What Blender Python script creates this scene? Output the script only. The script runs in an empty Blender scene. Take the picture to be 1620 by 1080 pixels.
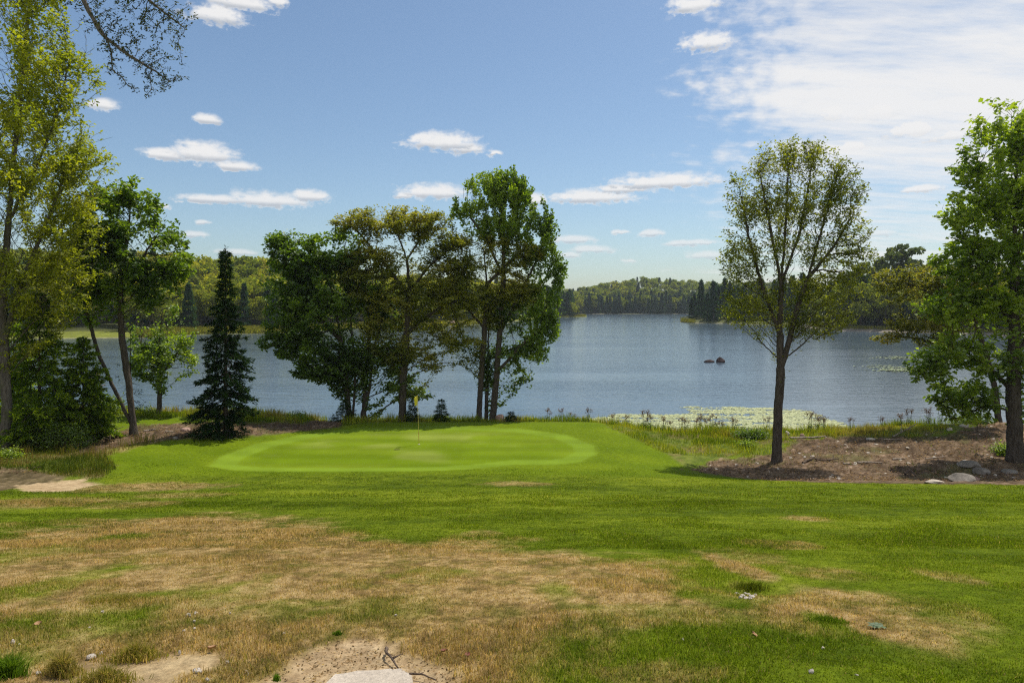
import bpy, math, random
import numpy as np
from math import radians, sin, cos, tan, pi, atan2, asin, atan

SC = bpy.context.scene
COL = SC.collection
rng = np.random.default_rng(7)
random.seed(7)

# ------------------------------------------------------------------ frame of reference
EYE, FPX, CX, HY = 8.0, 1080.0, 810.0, 482.0      # eye height above the lake, focal length in photo pixels, horizon row


def world_at(px, py, y):
    """A photo measurement (column, row) at depth y metres as a point of the place."""
    return np.array([(px - CX) / FPX * y, y, EYE - (py - HY) / FPX * y])


# ------------------------------------------------------------------ noise
def _hash(ix, iy, s):
    h = (ix.astype(np.int64) * 374761393 + iy.astype(np.int64) * 668265263 + s * 982451653) & 0x7FFFFFFF
    h = ((h ^ (h >> 13)) * 1274126177) & 0x7FFFFFFF
    h = (h ^ (h >> 16)) & 0xFFFF
    return h / 65535.0


def vnoise(x, y, s=0):
    x = np.asarray(x, float); y = np.asarray(y, float)
    ix, iy = np.floor(x), np.floor(y)
    fx, fy = x - ix, y - iy
    fx = fx * fx * (3 - 2 * fx); fy = fy * fy * (3 - 2 * fy)
    ix = ix.astype(np.int64); iy = iy.astype(np.int64)
    a, b = _hash(ix, iy, s), _hash(ix + 1, iy, s)
    c, d = _hash(ix, iy + 1, s), _hash(ix + 1, iy + 1, s)
    return (a * (1 - fx) + b * fx) * (1 - fy) + (c * (1 - fx) + d * fx) * fy


def fbm(x, y, s=0, o=4):
    v, a, t = 0.0, 0.5, 0.0
    for k in range(o):
        v = v + a * vnoise(np.asarray(x) * 2 ** k + 17.3 * k, np.asarray(y) * 2 ** k - 9.1 * k, s + k)
        t += a; a *= 0.5
    return v / t


def S(a, b, x):
    t = np.clip((np.asarray(x, float) - a) / (b - a), 0, 1)
    return t * t * (3 - 2 * t)


# ------------------------------------------------------------------ object helpers
def tag(o, label=None, cat=None, group=None, kind=None):
    if label: o['label'] = label
    if cat: o['category'] = cat
    if group: o['group'] = group
    if kind: o['kind'] = kind
    return o


def empty(name, loc, label=None, cat=None, group=None):
    o = bpy.data.objects.new(name, None)
    o.empty_display_size = 0.3
    o.location = loc
    COL.objects.link(o)
    return tag(o, label, cat, group)


def link_mesh(name, me, mats, parent=None, loc=None):
    for m in (mats if isinstance(mats, (list, tuple)) else [mats]):
        me.materials.append(m)
    o = bpy.data.objects.new(name, me)
    COL.objects.link(o)
    if parent is not None: o.parent = parent
    if loc is not None: o.location = loc
    return o


def np_mesh(name, verts, faces_flat, nper, smooth=False, attrs=None, mat_idx=None):
    """faces_flat: flat vertex indices, nper: corners per face (int or array)."""
    me = bpy.data.meshes.new(name)
    verts = np.asarray(verts, np.float32)
    ff = np.asarray(faces_flat, np.int32).ravel()
    nf = len(ff) // nper if np.isscalar(nper) else len(nper)
    tot = np.full(nf, nper, np.int32) if np.isscalar(nper) else np.asarray(nper, np.int32)
    st = np.concatenate([[0], np.cumsum(tot)[:-1]]).astype(np.int32)
    me.vertices.add(len(verts)); me.vertices.foreach_set('co', verts.ravel())
    me.loops.add(len(ff)); me.loops.foreach_set('vertex_index', ff)
    me.polygons.add(nf); me.polygons.foreach_set('loop_start', st)
    if mat_idx is not None: me.polygons.foreach_set('material_index', np.asarray(mat_idx, np.int32))
    me.polygons.foreach_set('use_smooth', np.full(nf, bool(smooth)))
    for (an, typ, dom, data) in (attrs or []):
        a = me.attributes.new(an, typ, dom)
        a.data.foreach_set('color' if 'COLOR' in typ else 'value', np.asarray(data, np.float32).ravel())
    me.update(calc_edges=True)
    return me


# ------------------------------------------------------------------ materials
def new_mat(name):
    m = bpy.data.materials.new(name)
    m.use_nodes = True
    nt = m.node_tree
    for n in list(nt.nodes): nt.nodes.remove(n)
    return m, nt


def node(nt, typ, **kw):
    n = nt.nodes.new(typ)
    for k, v in kw.items():
        if k == 'inp':
            for kk, vv in v.items(): n.inputs[kk].default_value = vv
        else: setattr(n, k, v)
    return n


def ramp(nt, fac, stops):
    r = node(nt, 'ShaderNodeValToRGB')
    e = r.color_ramp.elements
    while len(e) < len(stops): e.new(0.5)
    for i, (p, c) in enumerate(stops):
        e[i].position = p; e[i].color = (*c, 1) if len(c) == 3 else c
    nt.links.new(fac, r.inputs[0])
    return r.outputs[0]


def leaf_mat(name, c_dark, c_mid, c_light, trans=0.45, tcol=(1.25, 1.15, 0.6), gloss=0.06):
    m, nt = new_mat(name); L = nt.links
    at = node(nt, 'ShaderNodeAttribute', attribute_name='tint')
    oi = node(nt, 'ShaderNodeObjectInfo')
    ma = node(nt, 'ShaderNodeMath', operation='MULTIPLY_ADD')
    L.new(oi.outputs['Random'], ma.inputs[0]); ma.inputs[1].default_value = 0.30
    sub = node(nt, 'ShaderNodeMath', operation='SUBTRACT'); L.new(at.outputs['Fac'], sub.inputs[0]); sub.inputs[1].default_value = 0.15
    L.new(sub.outputs[0], ma.inputs[2])
    c = ramp(nt, ma.outputs[0], [(0.0, c_dark), (0.5, c_mid), (1.0, c_light)])
    tm = node(nt, 'ShaderNodeMix', data_type='RGBA', blend_type='MULTIPLY')
    tm.inputs[0].default_value = 1.0
    L.new(c, tm.inputs[6]); tm.inputs[7].default_value = (*tcol, 1)
    d = node(nt, 'ShaderNodeBsdfDiffuse'); L.new(c, d.inputs[0])
    t = node(nt, 'ShaderNodeBsdfTranslucent'); L.new(tm.outputs[2], t.inputs[0])
    mx = node(nt, 'ShaderNodeMixShader'); mx.inputs[0].default_value = trans
    L.new(d.outputs[0], mx.inputs[1]); L.new(t.outputs[0], mx.inputs[2])
    g = node(nt, 'ShaderNodeBsdfGlossy'); g.inputs['Roughness'].default_value = 0.45
    g.inputs['Color'].default_value = (0.8, 0.85, 0.8, 1)
    m2 = node(nt, 'ShaderNodeMixShader'); m2.inputs[0].default_value = gloss
    L.new(mx.outputs[0], m2.inputs[1]); L.new(g.outputs[0], m2.inputs[2])
    out = node(nt, 'ShaderNodeOutputMaterial'); L.new(m2.outputs[0], out.inputs[0])
    return m


def bark_mat(name, c1, c2, scale=6.0, moss=None):
    m, nt = new_mat(name); L = nt.links
    tc = node(nt, 'ShaderNodeTexCoord')
    mp = node(nt, 'ShaderNodeMapping'); mp.inputs['Scale'].default_value = (1, 1, 0.22)
    L.new(tc.outputs['Object'], mp.inputs[0])
    n1 = node(nt, 'ShaderNodeTexNoise', inp={'Scale': scale * 2.2, 'Detail': 6.0, 'Roughness': 0.65}); L.new(mp.outputs[0], n1.inputs['Vector'])
    v = node(nt, 'ShaderNodeTexVoronoi', feature='DISTANCE_TO_EDGE', inp={'Scale': scale * 2.6}); L.new(mp.outputs[0], v.inputs['Vector'])
    c = ramp(nt, n1.outputs[0], [(0.3, c1), (0.7, c2)])
    if moss:
        n2 = node(nt, 'ShaderNodeTexNoise', inp={'Scale': 1.6, 'Detail': 5.0}); L.new(tc.outputs['Object'], n2.inputs['Vector'])
        mr = node(nt, 'ShaderNodeMapRange', inp={1: 0.52, 2: 0.68}); L.new(n2.outputs[0], mr.inputs[0])
        mx = node(nt, 'ShaderNodeMix', data_type='RGBA'); L.new(mr.outputs[0], mx.inputs[0]); L.new(c, mx.inputs[6]); mx.inputs[7].default_value = (*moss, 1)
        c = mx.outputs[2]
    add = node(nt, 'ShaderNodeMath', operation='ADD'); L.new(n1.outputs[0], add.inputs[0]); L.new(v.outputs[0], add.inputs[1])
    b = node(nt, 'ShaderNodeBump', inp={'Strength': 0.9, 'Distance': 0.04}); L.new(add.outputs[0], b.inputs['Height'])
    p = node(nt, 'ShaderNodeBsdfPrincipled', inp={'Roughness': 0.95, 'Specular IOR Level': 0.15})
    L.new(c, p.inputs['Base Color']); L.new(b.outputs[0], p.inputs['Normal'])
    out = node(nt, 'ShaderNodeOutputMaterial'); L.new(p.outputs[0], out.inputs[0])
    return m


def stone_mat(name, c1, c2, c3=None, scale=3.0, lichen=None):
    m, nt = new_mat(name); L = nt.links
    tc = node(nt, 'ShaderNodeTexCoord')
    n1 = node(nt, 'ShaderNodeTexNoise', inp={'Scale': scale, 'Detail': 8.0, 'Roughness': 0.7}); L.new(tc.outputs['Object'], n1.inputs['Vector'])
    n3 = node(nt, 'ShaderNodeTexNoise', inp={'Scale': scale * 14, 'Detail': 4.0, 'Roughness': 0.7}); L.new(tc.outputs['Object'], n3.inputs['Vector'])
    c = ramp(nt, n1.outputs[0], [(0.3, c1), (0.55, c2), (0.75, c3 or c2)])
    sp = node(nt, 'ShaderNodeMix', data_type='RGBA', blend_type='OVERLAY'); sp.inputs[0].default_value = 0.45
    L.new(c, sp.inputs[6]); L.new(n3.outputs[0], sp.inputs[7])
    b = node(nt, 'ShaderNodeBump', inp={'Strength': 0.7, 'Distance': 0.03}); L.new(n3.outputs[0], b.inputs['Height'])
    p = node(nt, 'ShaderNodeBsdfPrincipled', inp={'Roughness': 0.95, 'Specular IOR Level': 0.08})
    L.new(sp.outputs[2], p.inputs['Base Color']); L.new(b.outputs[0], p.inputs['Normal'])
    out = node(nt, 'ShaderNodeOutputMaterial'); L.new(p.outputs[0], out.inputs[0])
    return m


def plain_mat(name, c, rough=0.6, var=0.25, scale=8.0):
    m, nt = new_mat(name); L = nt.links
    tc = node(nt, 'ShaderNodeTexCoord')
    n1 = node(nt, 'ShaderNodeTexNoise', inp={'Scale': scale, 'Detail': 4.0}); L.new(tc.outputs['Object'], n1.inputs['Vector'])
    lo = tuple(v * (1 - var) for v in c); hi = tuple(min(1, v * (1 + var)) for v in c)
    col = ramp(nt, n1.outputs[0], [(0.3, lo), (0.7, hi)])
    p = node(nt, 'ShaderNodeBsdfPrincipled', inp={'Roughness': rough}); L.new(col, p.inputs['Base Color'])
    out = node(nt, 'ShaderNodeOutputMaterial'); L.new(p.outputs[0], out.inputs[0])
    return m


M = {}
M['bark_dark'] = bark_mat('dark furrowed bark', (0.030, 0.024, 0.019), (0.10, 0.082, 0.064))
M['bark_grey'] = bark_mat('grey brown bark', (0.05, 0.042, 0.034), (0.17, 0.145, 0.115), moss=(0.085, 0.095, 0.035))
M['bark_maple'] = bark_mat('rough maple bark', (0.035, 0.029, 0.023), (0.12, 0.098, 0.075))
M['bark_conifer'] = bark_mat('conifer bark', (0.045, 0.034, 0.026), (0.11, 0.085, 0.065))
M['dead_wood'] = bark_mat('weathered dead wood', (0.16, 0.125, 0.095), (0.42, 0.35, 0.28))
M['brown_wood'] = bark_mat('brown wood', (0.06, 0.042, 0.03), (0.17, 0.125, 0.09))
M['leaf_yellow'] = leaf_mat('yellow green leaves', (0.100, 0.125, 0.012), (0.210, 0.235, 0.016), (0.330, 0.325, 0.022), 0.60, (1.5, 1.6, 0.5), 0.03)
M['leaf_maple'] = leaf_mat('green maple leaves', (0.050, 0.093, 0.010), (0.117, 0.186, 0.018), (0.235, 0.310, 0.028), 0.52, (1.75, 1.8, 0.5), 0.04)
M['leaf_dark'] = leaf_mat('dark green leaves', (0.040, 0.073, 0.010), (0.092, 0.148, 0.017), (0.195, 0.255, 0.026), 0.50, (1.7, 1.75, 0.5), 0.04)
M['leaf_oak'] = leaf_mat('olive oak leaves', (0.078, 0.095, 0.015), (0.175, 0.190, 0.027), (0.315, 0.280, 0.045), 0.54, (1.5, 1.55, 0.5), 0.03)
M['leaf_olive'] = leaf_mat('thin olive leaves', (0.085, 0.105, 0.014), (0.190, 0.210, 0.025), (0.310, 0.305, 0.040), 0.55, (1.6, 1.65, 0.5), 0.03)
M['leaf_light'] = leaf_mat('light green leaves', (0.085, 0.139, 0.014), (0.185, 0.255, 0.024), (0.310, 0.370, 0.036), 0.55, (1.6, 1.7, 0.5), 0.04)
M['leaf_rust'] = leaf_mat('rust tinged leaves', (0.095, 0.110, 0.016), (0.215, 0.225, 0.030), (0.360, 0.280, 0.042), 0.54, (1.5, 1.45, 0.5), 0.03)
M['leaf_twig'] = leaf_mat('small dark leaves', (0.020, 0.030, 0.007), (0.050, 0.065, 0.010), (0.095, 0.105, 0.014), 0.4, (1.4, 1.4, 0.5), 0.03)
M['needle'] = leaf_mat('spruce needles', (0.009, 0.022, 0.007), (0.021, 0.044, 0.013), (0.052, 0.084, 0.019), 0.18, (1.3, 1.3, 0.7), 0.0)
M['needle_green'] = leaf_mat('fresh green needles', (0.055, 0.095, 0.012), (0.145, 0.215, 0.020), (0.310, 0.370, 0.028), 0.52, (1.6, 1.7, 0.5), 0.0)
M['needle_brown'] = leaf_mat('browning needles', (0.086, 0.054, 0.028), (0.214, 0.124, 0.062), (0.342, 0.202, 0.093), 0.25, gloss=0.0)
M['far_leaf'] = leaf_mat('distant broadleaf crowns', (0.075, 0.110, 0.014), (0.180, 0.210, 0.021), (0.330, 0.305, 0.030), 0.52, (1.6, 1.65, 0.5), 0.0)
M['far_needle'] = leaf_mat('distant conifer crowns', (0.017, 0.043, 0.019), (0.037, 0.078, 0.027), (0.081, 0.135, 0.035), 0.35, (1.5, 1.5, 0.7), 0.0)
M['far_pine'] = leaf_mat('distant pine crowns', (0.045, 0.075, 0.020), (0.105, 0.140, 0.032), (0.230, 0.230, 0.045), 0.5, (1.5, 1.5, 0.6), 0.0)
M['twig_wood'] = bark_mat('grey twig bark', (0.07, 0.058, 0.048), (0.16, 0.135, 0.11))
M['stone_pink'] = stone_mat('pink granite', (0.24, 0.15, 0.115), (0.42, 0.28, 0.22), (0.52, 0.40, 0.33))
M['stone_grey'] = stone_mat('grey granite', (0.10, 0.09, 0.075), (0.22, 0.195, 0.165), (0.36, 0.32, 0.27))
M['stone_dark'] = stone_mat('wet dark rock', (0.022, 0.018, 0.017), (0.055, 0.040, 0.038), (0.11, 0.075, 0.07))
M['stone_pale'] = stone_mat('pale stone', (0.34, 0.29, 0.235), (0.52, 0.46, 0.39), (0.64, 0.585, 0.51))
M['stone_tan'] = stone_mat('tan slab stone', (0.40, 0.34, 0.27), (0.50, 0.43, 0.345), (0.56, 0.49, 0.40))

# ------------------------------------------------------------------ near terrain
_py = np.array([-120, -40, 0, 3, 5, 8, 12, 16, 20, 24, 28, 30, 34, 40, 41.5, 44, 46, 50, 60, 120], float)
_pz = np.array([9.5, 7.6, 6.5, 6.3, 5.86, 5.15, 4.2, 3.35, 2.5, 1.75, 1.2, 1.08, 1.1, 1.12, 0.9, 0.35, 0.0, -0.7, -1.4, -3], float)
_yy = np.linspace(-120, 120, 4801)
_zz = np.interp(_yy, _py, _pz)
_k = np.exp(-0.5 * (np.arange(-40, 41) * 0.05 / 0.6) ** 2); _k /= _k.sum()
_zz = np.convolve(np.pad(_zz, 40, mode='edge'), _k, mode='valid')


def terrain(x, y):
    x = np.asarray(x, float); y = np.asarray(y, float)
    y2 = y + 3.4 * S(4.2, 9.5, x) * S(36, 42, y) - 1.0 * S(14, 24, -x) * S(40, 44, y)
    z = np.interp(y2, _yy, _zz)
    z = z - 0.45 * S(4.5, 10, x) * S(23, 30, y) * (1 - S(37, 43, y))
    z = z + 0.42 * S(10, 18, -x) * S(23, 29, y) * (1 - S(43, 47, y))
    z = z + 0.65 * np.exp(-((x - 27) / 6.5) ** 2 - ((y - 37.5) / 4.0) ** 2)
    rough = S(9, 13, x) * S(26, 29, y) + S(11, 15, -x) * S(25, 30, y)
    z = z + (fbm(x * 0.25, y * 0.25, 3, 3) - 0.5) * 0.10 * S(14, 4, y) + (fbm(x * 0.9, y * 0.9, 5, 4) - 0.5) * 0.22 * rough
    z = z + (fbm(x * 1.7, y * 1.7, 8, 3) - 0.5) * 0.035 * S(12, 3, y)
    hx, hy = HOLLOW
    z = z - 0.07 * np.exp(-(((x - hx) / 0.35) ** 2 + ((y - hy) / 0.22) ** 2))
    return z


HOLLOW = (1.8, 5.1)


def ground_hit(px, py):
    y = np.arange(1.5, 60, 0.01)
    x = (px - CX) / FPX * y
    zl = EYE - (py - HY) / FPX * y
    below = zl <= terrain(x, y)
    i = int(np.argmax(below)) if below.any() else len(y) - 1
    return float(x[i]), float(y[i])


HOLLOW = ground_hit(1182, 936)


def gpoly(pts):
    return np.array([ground_hit(a, b) for a, b in pts])


def sdist(x, y, poly):
    """Signed distance (positive inside) of points to a polygon of the ground plan."""
    x = np.asarray(x, float); y = np.asarray(y, float)
    d = np.full(x.shape, 1e9); ins = np.zeros(x.shape, bool)
    n = len(poly)
    for i in range(n):
        x0, y0 = poly[i]; x1, y1 = poly[(i + 1) % n]
        ex, ey = x1 - x0, y1 - y0
        t = np.clip(((x - x0) * ex + (y - y0) * ey) / (ex * ex + ey * ey + 1e-9), 0, 1)
        d = np.minimum(d, (x - x0 - t * ex) ** 2 + (y - y0 - t * ey) ** 2)
        cr = ((y0 > y) != (y1 > y)) & (x < (x1 - x0) * (y - y0) / (y1 - y0 + 1e-12) + x0)
        ins ^= cr
    d = np.sqrt(d)
    return np.where(ins, d, -d)


PG = {
    'green': gpoly([(328, 737), (345, 722), (400, 702), (480, 686), (560, 677), (700, 673), (820, 677), (900, 688), (942, 705), (946, 718),
                    (920, 731), (880, 735), (820, 735), (760, 741), (680, 745), (560, 746), (450, 746), (370, 744)]),
    'mulch_r': gpoly([(1085, 743), (1130, 727), (1235, 716), (1252, 694), (1330, 689), (1420, 691), (1500, 686), (1545, 674), (1700, 668), (1900, 668),
                      (1900, 768), (1700, 768), (1420, 765), (1290, 763), (1180, 757)]),
    'wild_r': gpoly([(960, 672), (1000, 690), (1050, 715), (1090, 741), (1130, 727), (1235, 716), (1258, 694), (1400, 690), (1500, 686), (1500, 672), (1250, 676), (1100, 674)]),
    'mulch_l': gpoly([(90, 728), (150, 700), (215, 672), (330, 667), (480, 669), (545, 665), (545, 675), (460, 684), (330, 694), (250, 697), (150, 716)]),
    'rough_l': gpoly([(-300, 700), (0, 712), (100, 716), (160, 722), (178, 742), (150, 758), (90, 752), (50, 742), (-300, 738)]),
    'dry_l': gpoly([(120, 722), (170, 708), (240, 694), (260, 700), (190, 715), (150, 726)]),
    'soil_l': gpoly([(-300, 738), (0, 738), (60, 742), (105, 754), (85, 764), (0, 776), (-300, 790)]),
    'sand_l': gpoly([(20, 769), (60, 763), (130, 757), (156, 765), (100, 777), (40, 777)]),
    'sand': gpoly([(380, 1078), (425, 1048), (470, 1022), (520, 1004), (580, 1006), (620, 1016), (645, 1036), (700, 1052), (728, 1079), (735, 1160), (330, 1160)]),
    'bare': gpoly([(100, 1080), (125, 1048), (180, 1032), (240, 1030), (320, 1042), (345, 1054), (260, 1062), (235, 1095), (100, 1110)]),
    'dry': gpoly([(-500, 930), (-200, 885), (0, 850), (140, 822), (320, 812), (480, 824), (640, 852), (850, 872), (1000, 893), (1100, 918), (1200, 950), (1330, 940), (1430, 955),
                  (1482, 1000), (1440, 1030), (1320, 1000), (1180, 985), (1050, 985), (960, 1020), (900, 1060), (900, 1200), (-700, 1200)]),
}
SPOTS = [(1160, 893, 34, 22, .95), (1395, 985, 95, 35, .8), (1300, 905, 70, 12, .45), (1245, 862, 60, 8, .45), (1275, 820, 40, 5, .6), (230, 770, 120, 9, .75), (60, 795, 130, 9, .7),
         (210, 798, 70, 7, .5), (820, 765, 60, 4, .55), (950, 905, 40, 14, .8), (1060, 935, 60, 25, .7), (905, 880, 30, 12, .6), (1500, 912, 45, 12, .4), (760, 845, 40, 6, .5), (290, 783, 70, 5, .5),
         (1050, 1065, 120, 18, .6), (860, 1010, 110, 40, .6), (1170, 880, 60, 15, .4)]
SPOTW = []
for (a, b, c, d, e) in SPOTS:
    x0, y0 = ground_hit(a, b)
    y1 = ground_hit(a, b - d)[1]; y2 = ground_hit(a, b + d)[1]
    SPOTW.append((x0, y0, c / FPX * y0, max(0.12, (y1 - y2) / 2), e))
GREENISH = []           # greener islands inside the dry lawn
for (a, b, c, d, e) in [(120, 985, 130, 45, .6), (330, 945, 120, 30, .5), (20, 940, 60, 60, .7), (1310, 985, 32, 25, .95), (1240, 1030, 260, 28, .9), (1120, 940, 55, 14, .8),
                        (190, 850, 40, 7, .7), (880, 930, 40, 18, .5), (1010, 965, 120, 20, .6), (560, 960, 200, 18, .35), (20, 880, 60, 30, .6), (700, 905, 60, 14, .35), (20, 1060, 50, 40, .8)]:
    x0, y0 = ground_hit(a, b)
    y1 = ground_hit(a, b - d)[1]; y2 = ground_hit(a, min(1085, b + d))[1]
    GREENISH.append((x0, y0, c / FPX * y0, max(0.12, (y1 - y2) / 2), e))


def fields(x, y):
    """What grows or lies where: 0..1 fields over the ground plan."""
    x = np.asarray(x, float); y = np.asarray(y, float)
    w = np.clip(y, 2, 60)
    n1 = fbm(x * 0.55, y * 0.55, 11, 5); n2 = fbm(x * 2.6, y * 2.2, 21, 4); n3 = fbm(x * 9, y * 7, 31, 3)
    jit = (n2 - 0.5) * 0.05 * w
    F = {}
    F['green'] = S(-0.22, 0.25, sdist(x, y, PG['green']) + (n3 - .5) * 0.12)
    gd = sdist(x, y, PG['green']); F['gd'] = gd
    F['mulch'] = np.maximum(S(-0.25, 0.35, sdist(x, y, PG['mulch_r']) + (n2 - .5) * 1.2), S(-0.25, 0.35, sdist(x, y, PG['mulch_l']) + (n2 - .5) * 1.0))
    F['mulch'] = np.maximum(F['mulch'], 0.9 * S(-0.2, 0.2, sdist(x, y, PG['soil_l']) + (n2 - .5) * 0.9))
    F['wild'] = np.maximum(S(-0.3, 0.3, sdist(x, y, PG['wild_r']) + (n2 - .5)), S(-0.3, 0.3, sdist(x, y, PG['rough_l']) + (n2 - .5)))
    F['shore'] = S(40.3, 41.2, y + 2.4 * S(7, 11, -x) + 3.4 * S(4.2, 9.5, x) - 1.0 * S(14, 24, -x))
    F['sand'] = np.maximum(S(-0.05, 0.10, sdist(x, y, PG['sand']) + (n2 - .5) * 0.30 + (n3 - .5) * .12), S(-0.15, 0.15, sdist(x, y, PG['sand_l']) + (n2 - .5) * 0.7))
    F['sand'] = np.maximum(F['sand'], .62 * S(-.06, .10, sdist(x, y, PG['bare']) + (n2 - .5) * .45))
    dd = sdist(x, y, PG['dry'])
    dry = S(-0.09, 0.10, dd / w + (n1 - .5) * 0.26 + (n2 - .5) * 0.10)
    dry = np.maximum(dry, 0.8 * S(-0.2, 0.2, sdist(x, y, PG['dry_l']) + (n2 - .5)))
    for (x0, y0, rx, ry, e) in SPOTW:
        r = np.sqrt(((x - x0) / rx) ** 2 + ((y - y0) / ry) ** 2) + (n1 - .5) * 0.5 + (n2 - .5) * 0.9
        dry = np.maximum(dry, e * S(1.25, 0.6, r))
    for (x0, y0, rx, ry, e) in GREENISH:
        r = np.sqrt(((x - x0) / rx) ** 2 + ((y - y0) / ry) ** 2) + (n1 - .5) * 0.6 + (n2 - .5) * 0.9
        dry = dry * (1 - e * S(1.3, 0.5, r))
    n6 = fbm(x * 5.0 + 2.2, y * 3.4, 35, 4)
    dry = np.clip(dry + (n2 - 0.5) * 0.6 * S(0, .25, dry) + (n3 - .5) * 0.55 * S(0, .3, dry) + (n6 - .5) * .75 * S(.02, .3, dry), 0, 1)
    F['dry'] = dry
    F['n1'], F['n2'], F['n3'] = n1, n2, n3
    return F


def lerp(a, b, t):
    return a + (b - a) * t[:, None]


def V(*c): return np.array(c, float)


LUSH0, LUSH1, LUSH2 = V(.060, .090, .005), V(.110, .148, .007), V(.168, .202, .013)
DRY0, DRY1, DRY2 = V(.140, .092, .036), V(.262, .176, .070), V(.365, .262, .120)


def ground_colour(x, y, F):
    n1, n2, n3 = F['n1'], F['n2'], F['n3']
    n4 = fbm(x * 0.16, y * 0.5, 41, 4)
    n5 = fbm(x * 28, y * 22, 51, 2)
    t = np.clip(0.5 + (n4 - .5) * 1.5 + (n2 - .5) * 0.8 + (n3 - .5) * 0.5 + (n5 - .5) * .5, 0, 1)
    lush = lerp(np.broadcast_to(LUSH0, (len(x), 3)), LUSH1, np.clip(t * 2, 0, 1)); lush = lerp(lush, LUSH2, np.clip(t * 2 - 1, 0, 1))
    t2 = np.clip(0.5 + (n1 - .5) * 0.8 + (n2 - .5) * 0.9 + (n3 - .5) * 1.2 + (n5 - .5) * 1.3, 0, 1)
    dry = lerp(np.broadcast_to(DRY0, (len(x), 3)), DRY1, np.clip(t2 * 2, 0, 1)); dry = lerp(dry, DRY2, np.clip(t2 * 2 - 1, 0, 1))
    c = lerp(lush, dry, F['dry'])
    # fairway and surround, mown a little shorter and lighter than the near lawn
    fw = S(25.5, 27.5, y + 0.5 * np.sin(x * 0.35)) * (1 - F['green'])
    stripe = 0.5 + 0.5 * np.sin((y * 0.9 + x * 0.25) * 2.2)
    fwc = lerp(np.broadcast_to(V(.086, .132, .004), (len(x), 3)), V(.130, .180, .006), np.clip(stripe * .35 + (n1 - .5) * 1.2 + .35, 0, 1))
    c = lerp(c, fwc, fw * (1 - F['dry'] * .8))
    # putting green: ring of a different cut and pale worn patches
    g = lerp(np.broadcast_to(V(.112, .168, .005), (len(x), 3)), V(.145, .200, .010), np.clip((fbm(x * .3, y * .9, 61, 3) - .3) * 2, 0, 1))
    worn = S(.56, .74, fbm(x * 0.28 + 3.1, y * 0.45, 65, 3)) * S(1.2, 2.5, F['gd'])
    g = lerp(g, V(.225, .255, .055), worn * .45)
    ring = S(.0, .1, F['gd']) * S(1.15, 1.0, F['gd'])
    g = lerp(g, V(.155, .230, .018), ring * .8)
    band = S(.3, .7, 0.5 + 0.5 * np.sin(y * 3.4 + x * .12 + n1))
    g = g * (0.92 + 0.14 * band[:, None]) * (0.86 + .28 * fbm(x * 1.1, y * .5, 67, 4))[:, None]
    c = lerp(c, g, F['green'])
    wl = lerp(np.broadcast_to(V(.060, .090, .012), (len(x), 3)), V(.155, .180, .030), np.clip(.5 + (n2 - .5) * 1.8 + (n3 - .5), 0, 1))
    wl = lerp(wl, V(.150, .105, .055), S(.52, .66, n1 * .6 + n2 * .4) * .7)
    c = lerp(c, wl, np.maximum(F['wild'], F['shore']) * (1 - F['green']))
    mu = lerp(np.broadcast_to(V(.058, .039, .024), (len(x), 3)), V(.148, .103, .064), np.clip(.5 + (n2 - .5) * 1.4 + (n3 - .5) * 1.4, 0, 1))
    mu = lerp(mu, V(.25, .175, .12), S(.60, .72, n5 * .5 + n3 * .5) * .7)
    mu = mu * (0.6 + .8 * fbm(x * .7, y * 1.3, 69, 4))[:, None] * 1.15
    mu = lerp(mu, V(.085, .095, .022), S(.55, .68, n1 * .75 + n2 * .25) * .5)
    c = lerp(c, mu, F['mulch'] * (1 - F['green']))
    sa = lerp(np.broadcast_to(V(.300, .205, .110), (len(x), 3)), V(.480, .365, .215), np.clip(.5 + (n2 - .5) * 1.2 + (n5 - .5) * .9 + (n3 - .5) * .6, 0, 1))
    c = lerp(c, sa, F['sand'])
    return np.clip(c, 0, 1)


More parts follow.
